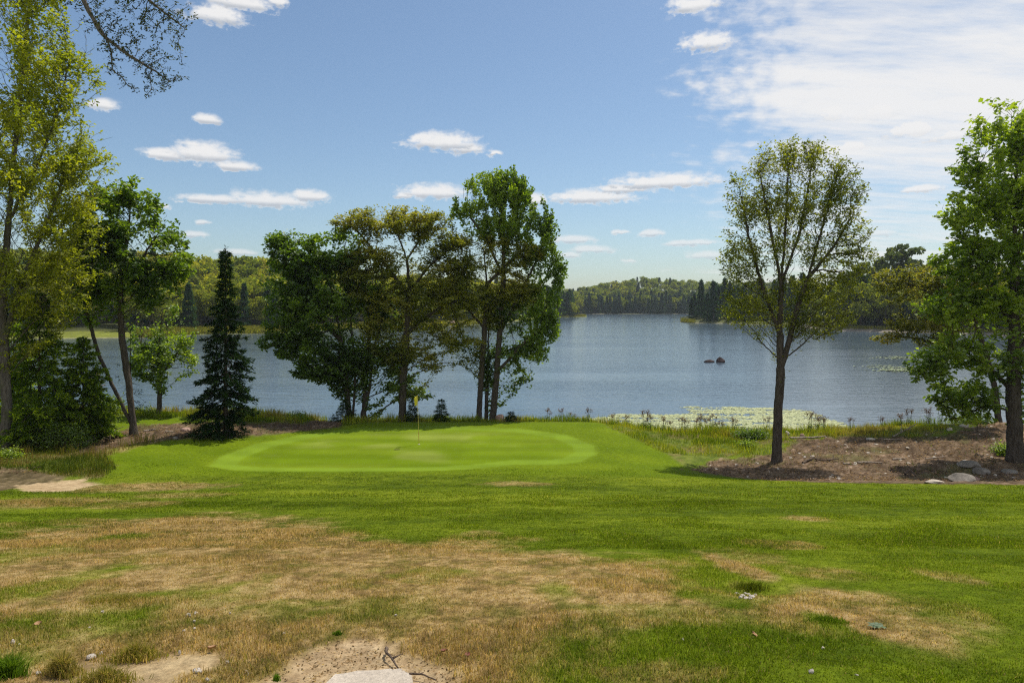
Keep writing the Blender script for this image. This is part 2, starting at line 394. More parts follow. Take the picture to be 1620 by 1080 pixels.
def build_ground():
    az = np.unique(np.concatenate([np.arange(-46, 46.01, 0.2), np.arange(46, 90, 1.0), np.arange(-90, -46, 1.0), np.arange(90, 271, 6.0)]))
    r = 0.5 * np.exp(np.linspace(0, np.log(90 / 0.5), 560))
    A, R = np.meshgrid(np.radians(az), r, indexing='ij')
    X, Y = (R * np.sin(A)).ravel(), (R * np.cos(A)).ravel()
    F = fields(X, Y)
    Z = terrain(X, Y)
    c = ground_colour(X, Y, F)
    Z = Z + (F['n3'] - .5) * 0.02 * (1 - F['green']) + F['mulch'] * (F['n3'] - .5) * .10 - F['sand'] * 0.02
    na, nr = len(az), len(r)
    i, j = np.meshgrid(np.arange(na - 1), np.arange(nr - 1), indexing='ij')
    a = (i * nr + j).ravel(); b = ((i + 1) * nr + j).ravel()
    q = np.stack([a, a + 1, b + 1, b], 1)
    vs = np.stack([X, Y, Z], 1)
    me = np_mesh('ground', vs, q, 4, True, [('Col', 'FLOAT_COLOR', 'POINT', np.concatenate([c, np.ones((len(c), 1))], 1)),
                                             ('mown', 'FLOAT', 'POINT', F['green'])])
    m, nt = new_mat('lawn and soil'); L = nt.links
    at = node(nt, 'ShaderNodeAttribute', attribute_name='Col')
    mw = node(nt, 'ShaderNodeAttribute', attribute_name='mown')
    tc = node(nt, 'ShaderNodeTexCoord')
    n1 = node(nt, 'ShaderNodeTexNoise', inp={'Scale': 38.0, 'Detail': 5.0, 'Roughness': 0.7}); L.new(tc.outputs['Object'], n1.inputs['Vector'])
    n2 = node(nt, 'ShaderNodeTexNoise', inp={'Scale': 7.0, 'Detail': 6.0, 'Roughness': 0.7}); L.new(tc.outputs['Object'], n2.inputs['Vector'])
    av = node(nt, 'ShaderNodeMath', operation='ADD'); L.new(n1.outputs[0], av.inputs[0]); L.new(n2.outputs[0], av.inputs[1])
    mr = node(nt, 'ShaderNodeMapRange', inp={1: 0.7, 2: 1.3, 3: 0.55, 4: 1.45}); L.new(av.outputs[0], mr.inputs[0])
    mx = node(nt, 'ShaderNodeMix', data_type='FLOAT'); L.new(mw.outputs['Fac'], mx.inputs[0]); L.new(mr.outputs[0], mx.inputs[2]); mx.inputs[3].default_value = 1.0
    ml = node(nt, 'ShaderNodeVectorMath', operation='SCALE'); L.new(at.outputs['Color'], ml.inputs[0]); L.new(mx.outputs[0], ml.inputs['Scale'])
    bp = node(nt, 'ShaderNodeBump', inp={'Strength': 0.7, 'Distance': 0.03}); L.new(av.outputs[0], bp.inputs['Height'])
    st = node(nt, 'ShaderNodeMath', operation='MULTIPLY_ADD'); L.new(mw.outputs['Fac'], st.inputs[0]); st.inputs[1].default_value = -0.6; st.inputs[2].default_value = 0.7
    L.new(st.outputs[0], bp.inputs['Strength'])
    p = node(nt, 'ShaderNodeBsdfPrincipled', inp={'Roughness': 1.0, 'Specular IOR Level': 0.05})
    L.new(ml.outputs[0], p.inputs['Base Color']); L.new(bp.outputs[0], p.inputs['Normal'])
    out = node(nt, 'ShaderNodeOutputMaterial'); L.new(p.outputs[0], out.inputs[0])
    o = link_mesh('ground', me, m)
    tag(o, kind='structure')


build_ground()

# ------------------------------------------------------------------ lake
def build_lake():
    w = 2500.0
    me = np_mesh('lake', [(-w, -200, 0), (w, -200, 0), (w, 3000, 0), (-w, 3000, 0)], [0, 1, 2, 3], 4)
    m, nt = new_mat('rippled lake water'); L = nt.links
    tc = node(nt, 'ShaderNodeTexCoord')
    def nz(sx, sy, sc, det):
        mp = node(nt, 'ShaderNodeMapping'); mp.inputs['Scale'].default_value = (sx, sy, 1); mp.inputs['Rotation'].default_value = (0, 0, 0.18)
        L.new(tc.outputs['Object'], mp.inputs[0])
        n = node(nt, 'ShaderNodeTexNoise', inp={'Scale': sc, 'Detail': det, 'Roughness': 0.55}); L.new(mp.outputs[0], n.inputs['Vector'])
        return n.outputs[0]
    a = nz(0.55, 1.0, 3.2, 3.0); b = nz(0.5, 1.0, 0.9, 2.0); pt = nz(0.16, 1.0, 0.06, 5.0)
    sm = node(nt, 'ShaderNodeMath', operation='MULTIPLY_ADD'); L.new(b, sm.inputs[0]); sm.inputs[1].default_value = 1.2; L.new(a, sm.inputs[2])
    amp = node(nt, 'ShaderNodeMapRange', inp={1: 0.38, 2: 0.62, 3: 0.55, 4: 1.25}); L.new(pt, amp.inputs[0])
    h = node(nt, 'ShaderNodeMath', operation='MULTIPLY'); L.new(sm.outputs[0], h.inputs[0]); L.new(amp.outputs[0], h.inputs[1])
    bp = node(nt, 'ShaderNodeBump', inp={'Strength': 1.0, 'Distance': 0.036}); L.new(h.outputs[0], bp.inputs['Height'])
    p = node(nt, 'ShaderNodeBsdfPrincipled', inp={'Base Color': (0.062, 0.092, 0.118, 1), 'Roughness': 0.12, 'IOR': 1.333})
    L.new(bp.outputs[0], p.inputs['Normal'])
    out = node(nt, 'ShaderNodeOutputMaterial'); L.new(p.outputs[0], out.inputs[0])
    tag(link_mesh('lake', me, m), kind='structure')


build_lake()

# ------------------------------------------------------------------ far shores
def far_mat():
    m, nt = new_mat('far bank'); L = nt.links
    at = node(nt, 'ShaderNodeAttribute', attribute_name='Col')
    tc = node(nt, 'ShaderNodeTexCoord')
    n = node(nt, 'ShaderNodeTexNoise', inp={'Scale': 0.6, 'Detail': 8.0, 'Roughness': 0.7}); L.new(tc.outputs['Object'], n.inputs['Vector'])
    mr = node(nt, 'ShaderNodeMapRange', inp={1: 0.3, 2: 0.7, 3: 0.6, 4: 1.4}); L.new(n.outputs[0], mr.inputs[0])
    ml = node(nt, 'ShaderNodeVectorMath', operation='SCALE'); L.new(at.outputs['Color'], ml.inputs[0]); L.new(mr.outputs[0], ml.inputs['Scale'])
    p = node(nt, 'ShaderNodeBsdfPrincipled', inp={'Roughness': 1.0, 'Specular IOR Level': 0.05}); L.new(ml.outputs[0], p.inputs['Base Color'])
    out = node(nt, 'ShaderNodeOutputMaterial'); L.new(p.outputs[0], out.inputs[0])
    return m


M['far_bank'] = far_mat()


class Shore:
    """A stretch of far bank: its waterline (bearing column, depth), inland profile and hill height by bearing."""
    def __init__(self, name, line, hill, smax, srise, bank, edge, floor, depth_taper=None):
        self.b = np.array([p[0] for p in line], float); self.d = np.array([p[1] for p in line], float)
        self.hb = np.array([p[0] for p in hill], float); self.hh = np.array([p[1] for p in hill], float)
        self.smax, self.srise, self.bank, self.taper = smax, srise, bank, depth_taper
        n = 260
        pxs = np.linspace(self.b[0], self.b[-1], n); s = np.concatenate([np.linspace(-4, 14, 16), np.linspace(17, smax, 26)])
        PX, SS = np.meshgrid(pxs, s, indexing='ij'); PX, SS = PX.ravel(), SS.ravel()
        y = np.interp(PX, self.b, self.d) + SS; x = (PX - CX) / FPX * y
        z = self.height(PX, SS, x, y)
        k = fbm(x * .12, y * .12, 71, 4)
        e = np.array(edge); f = np.array(floor)
        c = lerp(np.broadcast_to(e, (len(x), 3)), f, S(bank * .8, bank * 1.6, SS + (k - .5) * bank))
        c = lerp(c, np.array((.30, .26, .21)), S(1.6, .6, SS + (k - .5) * 3) * .35)
        c = c * (0.75 + 0.5 * k[:, None])
        ns = len(s)
        i, j = np.meshgrid(np.arange(n - 1), np.arange(ns - 1), indexing='ij')
        a = (i * ns + j).ravel(); b2 = ((i + 1) * ns + j).ravel()
        me = np_mesh(name, np.stack([x, y, z], 1), np.stack([a, b2, b2 + 1, a + 1], 1), 4, True,
                     [('Col', 'FLOAT_COLOR', 'POINT', np.concatenate([c, np.ones((len(c), 1))], 1))])
        tag(link_mesh(name, me, M['far_bank']), kind='structure')

    def height(self, PX, SS, x, y):
        hh = np.interp(PX, self.hb, self.hh)
        z = -0.6 + 0.75 * S(-3, 1, SS) + 0.9 * S(0, self.bank, SS) + hh * S(self.bank, self.srise, SS)
        z = z + (fbm(x * .03, y * .03, 75, 3) - .5) * hh * .35 * S(self.bank, self.srise, SS)
        if self.taper:
            z = np.where(SS > self.taper, z - (z + 1.0) * S(self.taper, self.smax, SS), z)
            ends = S(self.b[0], self.b[0] + 5, PX) * S(self.b[-1], self.b[-1] - 8, PX) if self.taper < 0 else 1
            z = z * ends + (-0.6) * (1 - ends)
        return z

    def place(self, px, s):
        px = np.asarray(px, float); s = np.asarray(s, float)
        y = np.interp(px, self.b, self.d) + s; x = (px - CX) / FPX * y
        return x, y, self.height(px, s, x, y)


MARSH, FLOOR = (.150, .165, .030), (.045, .050, .018)
SH_left = Shore('hill', [(-900, 130), (-200, 150), (250, 166), (320, 184), (430, 190), (520, 214), (640, 245), (740, 268), (800, 305), (850, 390), (880, 420)],
                [(-900, 14), (300, 15), (430, 13), (560, 11), (700, 9), (800, 8), (880, 6)], 170, 110, 14, MARSH, FLOOR)
SH_point = Shore('headland', [(836, 420), (870, 424), (900, 436), (915, 442), (928, 447)], [(836, 2.0), (900, 1.2), (912, .4), (928, 0)], 45, 20, 5, (.13, .15, .035), FLOOR)
SH_far = Shore('far_hill', [(640, 600), (760, 590), (900, 578), (1000, 580), (1140, 584), (1300, 560), (1500, 560)],
               [(640, 9), (800, 9), (890, 9), (960, 17), (1010, 24), (1060, 22), (1140, 18), (1300, 13), (1500, 12)], 230, 150, 6, (.05, .055, .025), FLOOR)
SH_pen = Shore('peninsula', [(1076, 314), (1084, 306), (1096, 296), (1150, 287), (1200, 276), (1290, 250)], [(1076, 0), (1090, .8), (1130, 2.0), (1290, 4)], 70, 40, 4, (.10, .11, .04), FLOOR)
SH_right = Shore('far_bank', [(1265, 240), (1330, 208), (1400, 198), (1480, 190), (1600, 172), (2200, 130)], [(1265, 4), (1400, 6), (2200, 9)], 150, 70, 4, (.17, .15, .12), FLOOR)

# ------------------------------------------------------------------ tree growing
def grow(stems, attr, step, kill, seed, up=0.12, rise=0.7):
    """Space colonisation. stems: list of (k,3) polylines, the first from the ground. Returns node positions and parents."""
    R = np.random.default_rng(seed)
    P, par = [], []
    for si, st in enumerate(stems):
        st = np.asarray(st, float)
        seg = np.linalg.norm(np.diff(st, axis=0), axis=1); cum = np.concatenate([[0], np.cumsum(seg)])
        n = max(2, int(cum[-1] / step) + 1)
        t = np.linspace(0, cum[-1], n)
        # smooth the polyline a little
        pts = np.stack([np.interp(t, cum, st[:, k]) for k in range(3)], 1)
        for _ in range(3):
            pts[1:-1] = 0.5 * pts[1:-1] + 0.25 * (pts[:-2] + pts[2:])
        pts[1:-1, :2] += R.normal(0, step * .05, (n - 2, 2))
        if si == 0: last = -1; k0 = 0
        else:
            last = int(np.argmin([np.sum((p - pts[0]) ** 2) for p in P])); k0 = 1 if np.linalg.norm(P[last] - pts[0]) < step * 1.5 else 0
        for k in range(k0, n):
            P.append(pts[k]); par.append(last); last = len(P) - 1
    P = [np.asarray(p) for p in P]
    A = np.asarray(attr, float)
    best = np.full(len(A), 1e9); bi = np.zeros(len(A), int); bd = np.full(len(A), 1e9)

    def upd(lo):
        nonlocal best, bi, bd
        N = np.array(P[lo:])
        for c0 in range(0, len(N), 400):
            C = N[c0:c0 + 400]
            D = A[:, None, :] - C[None, :, :]
            dist = np.sqrt((D ** 2).sum(2))
            hz = np.sqrt(D[..., 0] ** 2 + D[..., 1] ** 2)
            cost = dist + rise * np.maximum(0, 0.75 * hz - D[..., 2])
            k = np.argmin(cost, 1); cm = cost[np.arange(len(A)), k]
            b = cm < best
            best[b] = cm[b]; bi[b] = lo + c0 + k[b]; bd[b] = dist[np.arange(len(A)), k][b]
    upd(0)
    used = set()
    for it in range(160):
        if len(A) == 0: break
        keep = bd > kill
        A, best, bi, bd = A[keep], best[keep], bi[keep], bd[keep]
        if len(A) == 0: break
        Pn = np.array(P)
        dirs = A - Pn[bi]; dirs /= np.linalg.norm(dirs, axis=1)[:, None] + 1e-9
        u, inv = np.unique(bi, return_inverse=True)
        acc = np.zeros((len(u), 3)); np.add.at(acc, inv, dirs)
        acc /= np.linalg.norm(acc, axis=1)[:, None] + 1e-9
        acc += R.normal(0, 0.18, acc.shape); acc[:, 2] += up
        acc /= np.linalg.norm(acc, axis=1)[:, None] + 1e-9
        lo = len(P); dead = []
        for k, n in enumerate(u):
            q = Pn[n] + acc[k] * step
            key = (int(n), int(round(q[0] / step * 3)), int(round(q[1] / step * 3)), int(round(q[2] / step * 3)))
            if key in used: dead.append(n); continue
            used.add(key); P.append(q); par.append(int(n))
        if dead:
            m = np.isin(bi, dead) & (R.random(len(bi)) < 0.5)
            k = ~m; A, best, bi, bd = A[k], best[k], bi[k], bd[k]
        if len(P) == lo and not dead: break
        if len(P) > lo and len(A): upd(lo)
        if len(P) > 16000: break
    return np.array(P), np.array(par)


def radii(P, par, base_r, tip=0.007):
    n = len(P)
    ch = np.zeros(n, int)
    for p in par[par >= 0]: ch[p] += 1
    tips = (ch == 0).sum()
    e = max(1.6, math.log(max(tips, 3)) / math.log(base_r / tip))
    acc = np.zeros(n)
    order = np.argsort(-depth_of(par))
    for i in order:
        if acc[i] == 0: acc[i] = tip ** e
        if par[i] >= 0: acc[par[i]] += acc[i]
    r = acc ** (1 / e)
    # taper unbranched runs so that stems narrow upwards
    return r


def depth_of(par):
    d = np.zeros(len(par), int)
    for i in range(len(par)):
        p = par[i]
        d[i] = 0 if p < 0 else d[p] + 1          # parents always precede children
    return d


def wood_mesh(name, P, par, r, z0, flare=0.35, rmin=0.0):
    n = len(P)
    main = np.full(n, -1); mr = np.zeros(n)
    for i in range(n):
        p = par[i]
        if p >= 0 and r[i] > mr[p]: mr[p] = r[i]; main[p] = i
    verts, faces = [], []
    nv = 0
    for i in range(n):
        p = par[i]
        if p >= 0 and main[p] == i: continue
        chain = ([p] if p >= 0 else []) + [i]
        k = i
        while main[k] >= 0: k = main[k]; chain.append(k)
        if len(chain) < 2: continue
        c = np.array(chain); pts = P[c]; rr = r[c].copy()
        if p >= 0: rr[0] = min(rr[0], rr[1] * 1.15)
        if rr[1] < rmin: continue
        rr[-1] *= 0.5
        if p < 0: rr = rr * (1 + flare * np.exp(-np.maximum(0, pts[:, 2] - z0) / 0.28))
        ns = 12 if rr.max() > .09 else (6 if rr.max() > .03 else 3)
        T = np.gradient(pts, axis=0); T /= np.linalg.norm(T, axis=1)[:, None] + 1e-9
        mt = T.mean(0); ref = np.eye(3)[np.argmin(np.abs(mt))]
        U = np.cross(T, ref); U /= np.linalg.norm(U, axis=1)[:, None] + 1e-9
        W = np.cross(T, U)
        th = np.arange(ns) / ns * 2 * pi
        ring = pts[:, None, :] + rr[:, None, None] * (np.cos(th)[None, :, None] * U[:, None, :] + np.sin(th)[None, :, None] * W[:, None, :])
        if ns == 12:
            wob = 1 + 0.10 * np.sin(th * 3 + i)[None, :] + 0.06 * np.sin(th * 5 + pts[:, 2:3] * 1.3)
            ring = pts[:, None, :] + (ring - pts[:, None, :]) * wob[:, :, None]
        verts.append(ring.reshape(-1, 3))
        m = len(c)
        a = (np.arange(m - 1)[:, None] * ns + np.arange(ns)[None, :]); b = (np.arange(m - 1)[:, None] * ns + (np.arange(ns)[None, :] + 1) % ns)
        faces.append((np.stack([a, b, b + ns, a + ns], 2).reshape(-1, 4) + nv))
        nv += m * ns
    return np_mesh(name, np.concatenate(verts), np.concatenate(faces), 4, True)


def leaf_quads(pos, L, Wd, R, upb=0.5, dirs=None, dirw=0.0, droop=0.0):
    n = len(pos)
    N = R.normal(0, 1, (n, 3)); N /= np.linalg.norm(N, axis=1)[:, None]; N[:, 2] = np.abs(N[:, 2]) ; N[:, 2] += upb
    N /= np.linalg.norm(N, axis=1)[:, None]
    D = R.normal(0, 1, (n, 3))
    if dirs is not None: D = D + dirs * dirw
    D[:, 2] -= droop
    D -= (D * N).sum(1)[:, None] * N; D /= np.linalg.norm(D, axis=1)[:, None] + 1e-9
    B = np.cross(N, D)
    l = (L * R.uniform(.65, 1.3, n))[:, None]; w = (Wd * R.uniform(.7, 1.25, n))[:, None]
    v = np.stack([pos, pos + D * l * .45 + B * w * .5 + N * w * .15, pos + D * l, pos + D * l * .45 - B * w * .5 + N * w * .15], 1)
    return v.reshape(-1, 3)


def crown_mesh(name, P, par, r, leaf, R, rleaf=0.03):
    """leaf: dict n, L, W, rx, rz, up, droop"""
    sites = np.where((r < rleaf) & (par >= 0))[0]
    n = max(1, int(round(leaf['N'] / max(1, len(sites)) / (1 - .35 * leaf.get('gap', 0))))) if 'N' in leaf else leaf['n']
    rep = np.repeat(sites, n)
    t = R.random(len(rep))[:, None]
    base = P[rep] * t + P[par[rep]] * (1 - t)
    dirs = P[rep] - P[par[rep]]; dirs /= np.linalg.norm(dirs, axis=1)[:, None] + 1e-9
    off = R.normal(0, 1, (len(rep), 3)); off /= np.linalg.norm(off, axis=1)[:, None] + 1e-9
    off *= (R.random(len(rep)) ** 0.5)[:, None]
    off[:, :2] *= leaf['rx']; off[:, 2] *= leaf['rz']
    pos = base + off
    keep = R.random(len(pos)) < leaf.get('keep', 1.0)
    if leaf.get('gap', 0) > 0:
        k = (fbm(P[rep][:, 0] * 1.1 + P[rep][:, 1] * .7, P[rep][:, 2] * 1.1, 5, 3) + R.normal(0, .08, len(rep)))
        keep &= k > 0.5 - 0.25 + leaf['gap'] * 0.52
    pos, rep, dirs = pos[keep], rep[keep], dirs[keep]
    v = leaf_quads(pos, leaf['L'], leaf['W'], R, leaf.get('up', .5), dirs, leaf.get('dirw', .6), leaf.get('droop', .3))
    site_t = R.random(len(P)); clump = fbm(P[:, 0] * .8 + 3, P[:, 2] * .8 + P[:, 1] * .5, 9, 3)
    tint = np.clip(0.5 + (site_t[rep] - .5) * .35 + (clump[rep] - .5) * 1.3 + R.normal(0, .16, len(rep)) + leaf.get('tb', 0), 0, 1)
    f = np.arange(len(v)).reshape(-1, 4)
    return np_mesh(name, v, f, 4, False, [('tint', 'FLOAT', 'FACE', tint)])


def sample_blobs(blobs, y0, n, R, dscale=1.0, shell=0.45):
    """blobs in photo measure (column, row, half width, half height, depth offset m) at depth y0."""
    ar = np.array([b[2] * b[3] for b in blobs], float) ** 0.9; pr = ar / ar.sum()
    idx = R.choice(len(blobs), n, p=pr)
    B = np.array([tuple(b) + (0,) * (5 - len(b)) for b in blobs], float)[idx]
    d = R.normal(0, 1, (n, 3)); d /= np.linalg.norm(d, axis=1)[:, None]; d *= (R.random(n) ** shell)[:, None]
    d *= (1 + R.normal(0, .13, n))[:, None]
    m = y0 / FPX
    x = (B[:, 0] + d[:, 0] * B[:, 2] - CX) * m
    z = EYE - (B[:, 1] + d[:, 2] * B[:, 3] - HY) * m
    y = y0 + B[:, 4] + d[:, 1] * np.sqrt(B[:, 2] * B[:, 3]) * m * dscale
    return np.stack([x, y, z], 1)


def broad_tree(name, label, base, stems, blobs, base_r, leaf, lmat, bmat, n_attr=900, step=0.3, kill=0.42, seed=1, up=0.12, rise=0.7,
               y=None, dscale=1.0, cat='tree', group=None, rleaf=0.042, rmin=0.0, shell=.45):
    R = np.random.default_rng(seed)
    if y is None: x0, y = ground_hit(*base)
    x0 = (base[0] - CX) / FPX * y
    z0 = float(terrain(x0, y))
    st3 = []
    for si, st in enumerate(stems):
        q = np.array([world_at(p[0], p[1], y) + np.array([0, (p[2] if len(p) > 2 else 0), 0]) for p in st])
        if si == 0: q[0] = (x0, y, z0 - 0.15)
        elif len(st) and st[0][1] >= base[1] - 4: q[0, 2] = z0 - 0.15; 
        st3.append(q)
    A = sample_blobs(blobs, y, int(n_attr * 2.6), R, dscale, shell)
    # stems that start at the ground are grown separately so that each keeps its own base
    P, par = grow(st3, A, step * .82, kill * .66, seed, up, rise)
    r = radii(P, par, base_r)
    root = empty(name, (x0, y, z0), label, cat, group)
    o = np.array([x0, y, z0])
    Pl = P - o
    link_mesh('trunk', wood_mesh(name + '_trunk', Pl, par, r, 0.0, rmin=rmin), bmat, root)
    link_mesh('crown', crown_mesh(name + '_crown', Pl, par, r, leaf, R, rleaf), lmat, root)
    return root


# ------------------------------------------------------------------ conifers
def conifer_parts(h, w, R, whorl=0.30, nb=6, droop=0.25, sprays=9, needle=(0.16, 0.05), irregular=0.2, bottom=0.04, power=0.85, nper=5, dead=0.0, r0=None, rise_top=0.35):
    """Trunk and needle geometry of a spruce or fir standing at the origin."""
    tz = np.linspace(-0.1, h, 14)
    r0 = r0 or 0.012 * h + .02
    P = np.stack([R.normal(0, .012 * h * .1, 14).cumsum() * .3, R.normal(0, .012 * h * .1, 14).cumsum() * .3, tz], 1)
    tr = [(P, np.linspace(r0, 0.008, 14), 8)]
    npos, ndir, tints = [], [], []
    z = h * bottom
    while z < h * 0.985:
        f = (z / h)
        prof = (1 - f) ** power * (0.55 + 0.45 * S(0, .14, f)) * w / 2
        k = max(3, int(round(nb * (0.6 + 0.6 * (1 - f)))))
        a0 = R.uniform(0, 2 * pi)
        for b in range(k):
            if R.random() < 0.06: continue
            a = a0 + 2 * pi * b / k + R.normal(0, .22)
            ln = max(0.12, prof * R.uniform(1 - irregular * 1.6, 1 + irregular * .8))
            rise = rise_top * (f - 0.45) - droop * (1 - f) * .6
            m = max(4, int(ln / 0.12) + 2)
            t = np.linspace(0, 1, m)
            d = np.array([cos(a), sin(a), 0])
            bp = d[None] * (t * ln)[:, None]; bp[:, 2] = z + R.normal(0, .04) + ln * (rise * t - droop * t * t * .9 + 0.28 * droop * t ** 4 * 2)
            tr.append((bp, np.linspace(max(.006, ln * .016), .003, m), 3))
            if dead and R.random() < dead: continue
            # side sprays
            ns = max(3, int(sprays * (0.35 + ln / max(.3, w / 2))))
            tt = R.uniform(0.12, 1.0, ns) ** 0.75
            for q in tt:
                c = np.array([np.interp(q, t, bp[:, i]) for i in range(3)])
                sl = (0.42 * ln * (1.1 - q) + 0.10) * R.uniform(.6, 1.15)
                sgn = R.choice([-1, 1])
                sd = d * 0.75 + sgn * np.array([-d[1], d[0], 0]) * R.uniform(.35, 1.0) + np.array([0, 0, R.uniform(-.45, .1) * (droop + .3)])
                sd /= np.linalg.norm(sd)
                cnt = max(3, int(sl / 0.030 * nper / 5))
                uu = R.random(cnt)
                pp = c[None] + sd[None] * (uu * sl)[:, None] + R.normal(0, .03, (cnt, 3))
                npos.append(pp); ndir.append(np.repeat(sd[None], cnt, 0)); tints.append(np.clip(R.normal(.30, .14, cnt) + .40 * (uu * sl > sl * .7) * (q > .5) + .12 * q, 0, 1))
        z += whorl * (0.75 + 0.5 * R.random()) * (1.15 - 0.6 * f)
    # leader
    cnt = 30
    pp = np.stack([R.normal(0, .012, cnt), R.normal(0, .012, cnt), R.uniform(h * .94, h, cnt)], 1)
    npos.append(pp); ndir.append(np.tile([[0, 0, 1.0]], (cnt, 1))); tints.append(np.full(cnt, .3))
    npos = np.concatenate(npos); ndir = np.concatenate(ndir); tints = np.concatenate(tints)
    return tr, npos, ndir, tints


def tubes_mesh(name, tubes, attrs=None):
    vs, fs, nv = [], [], 0
    for pts, rr, ns in tubes:
        pts = np.asarray(pts, float); rr = np.asarray(rr, float)
        T = np.gradient(pts, axis=0); T /= np.linalg.norm(T, axis=1)[:, None] + 1e-9
        ref = np.eye(3)[np.argmin(np.abs(T.mean(0)))]
        U = np.cross(T, ref); U /= np.linalg.norm(U, axis=1)[:, None] + 1e-9
        W = np.cross(T, U); th = np.arange(ns) / ns * 2 * pi
        ring = pts[:, None] + rr[:, None, None] * (np.cos(th)[None, :, None] * U[:, None] + np.sin(th)[None, :, None] * W[:, None])
        m = len(pts); vs.append(ring.reshape(-1, 3))
        a = (np.arange(m - 1)[:, None] * ns + np.arange(ns)[None]); b = (np.arange(m - 1)[:, None] * ns + (np.arange(ns)[None] + 1) % ns)
        fs.append(np.stack([a, b, b + ns, a + ns], 2).reshape(-1, 4) + nv)
        nv += m * ns
    return np_mesh(name, np.concatenate(vs), np.concatenate(fs), 4, True)


def needle_mesh(name, pos, dr, tint, size, R):
    v = leaf_quads(pos, size[0], size[1], R, 0.35, dr, 3.0, 0.25)
    return np_mesh(name, v, np.arange(len(v)).reshape(-1, 4), 4, False, [('tint', 'FLOAT', 'FACE', tint)])


def conifer(name, label, base, top_py, width_px, lmat, seed=1, cat='tree', group=None, y=None, size=(0.17, 0.055), **kw):
    R = np.random.default_rng(seed)
    if y is None: x0, y = ground_hit(*base)
    x0 = (base[0] - CX) / FPX * y
    z0 = float(terrain(x0, y))
    h = EYE - (top_py - HY) / FPX * y - z0
    tr, a, b, c = conifer_parts(h, width_px / FPX * y, R, **kw)
    root = empty(name, (x0, y, z0), label, cat, group)
    link_mesh('trunk', tubes_mesh(name + '_trunk', tr), M['bark_conifer'], root)
    link_mesh('crown', needle_mesh(name + '_crown', a, b, c, size, R), lmat, root)
    return root



# ------------------------------------------------------------------ the trees near the green
LF = dict(n=9, L=.15, W=.10, rx=.24, rz=.17, up=.5, droop=.35)


def lf(**k):
    d = dict(LF); d.update(k); return d


# left edge: tall tree with fine yellow green foliage
broad_tree('edge_tree', 'tall tree at the left edge with fine sunlit yellow green foliage and a mossy trunk', (5, 715),
           [[(5, 715), (12, 640), (6, 540), (4, 460), (14, 350), (24, 230), (38, 100), (50, -40)], [(6, 540), (30, 460), (62, 380), (95, 300), (120, 240)],
            [(4, 460), (-30, 380), (-60, 250), (-80, 100)], [(14, 350), (60, 260), (95, 170), (110, 90)]],
           [(20, 300, 130, 220), (70, 400, 85, 110), (95, 270, 75, 75), (60, 110, 95, 110), (10, 480, 80, 55), (-70, 250, 80, 250), (55, 480, 60, 55), (110, 420, 45, 60), (30, 540, 60, 24), (125, 245, 45, 38), (125, 330, 40, 40), (20, -60, 120, 70)],
           .20, lf(N=88000, L=.18, W=.095, rx=.28, rz=.13, gap=.48, droop=.45, tb=.24), M['leaf_yellow'], M['bark_grey'], 2000, .30, .42, 11, up=.16, rise=1.1, dscale=.9)

# limb that hangs into the top left corner, from a tree standing outside the picture
broad_tree('overhanging_tree', 'bare looking limb with small dark leaves hanging into the top left corner of the sky', (-330, 800),
           [[(-330, 800), (-325, 500), (-310, 250), (-280, 60), (-200, -60)], [(-280, 60), (-150, -60), (-20, -105), (70, -75), (118, -30), (142, 20), (160, 55), (200, 85), (240, 110)],
            [(70, -75), (150, -60), (210, -20), (260, 20), (292, 45)], [(142, 20), (175, 70), (178, 110)], [(-310, 250), (-400, 100), (-430, -50)]],
           [(215, 50, 75, 45), (258, 105, 46, 42), (190, 95, 30, 50), (265, 20, 52, 36), (180, 10, 60, 50), (240, 140, 45, 22), (-330, 0, 50, 70), (-200, -100, 60, 40), (90, -10, 50, 25)],
           .11, lf(N=7000, L=.11, W=.045, rx=.12, rz=.09, droop=.8, tb=-.1), M['leaf_twig'], M['twig_wood'], 620, .20, .34, 12, up=-.04, rise=.1, y=22.0, dscale=.5)

# twin stemmed maple
broad_tree('twin_stem_maple', 'dark green maple on the left bank with two leaning stems rising from one root', (213, 688),
           [[(214, 688), (204, 610), (192, 520), (190, 450), (200, 390), (206, 330)], [(213, 680), (182, 618), (156, 560), (136, 490), (124, 430), (130, 380)], [(190, 450), (225, 410), (250, 370)]],
           [(190, 345, 70, 50), (238, 400, 55, 58), (160, 400, 48, 60), (215, 450, 62, 34), (264, 420, 34, 42), (148, 470, 34, 36), (188, 312, 42, 24), (200, 480, 45, 24)],
           .17, lf(N=32000, L=.22, W=.17, rx=.28, rz=.17, gap=.45), M['leaf_maple'], M['bark_maple'], 1500, .28, .40, 13)

# small tree on the left shore
broad_tree('young_shore_tree', 'small light green tree with a rounded loose crown between twin stemmed maple and spruce', (253, 657),
           [[(254, 657), (252, 620), (253, 590), (252, 540), (256, 500)], [(253, 600), (235, 565), (222, 540)], [(253, 595), (275, 565), (290, 545)]],
           [(255, 555, 50, 46), (240, 515, 32, 32), (286, 574, 30, 24), (226, 582, 26, 20), (265, 503, 20, 24)],
           .13, lf(N=11000, L=.21, W=.13, rx=.28, rz=.15, gap=.45), M['leaf_light'], M['bark_maple'], 650, .28, .42, 14)

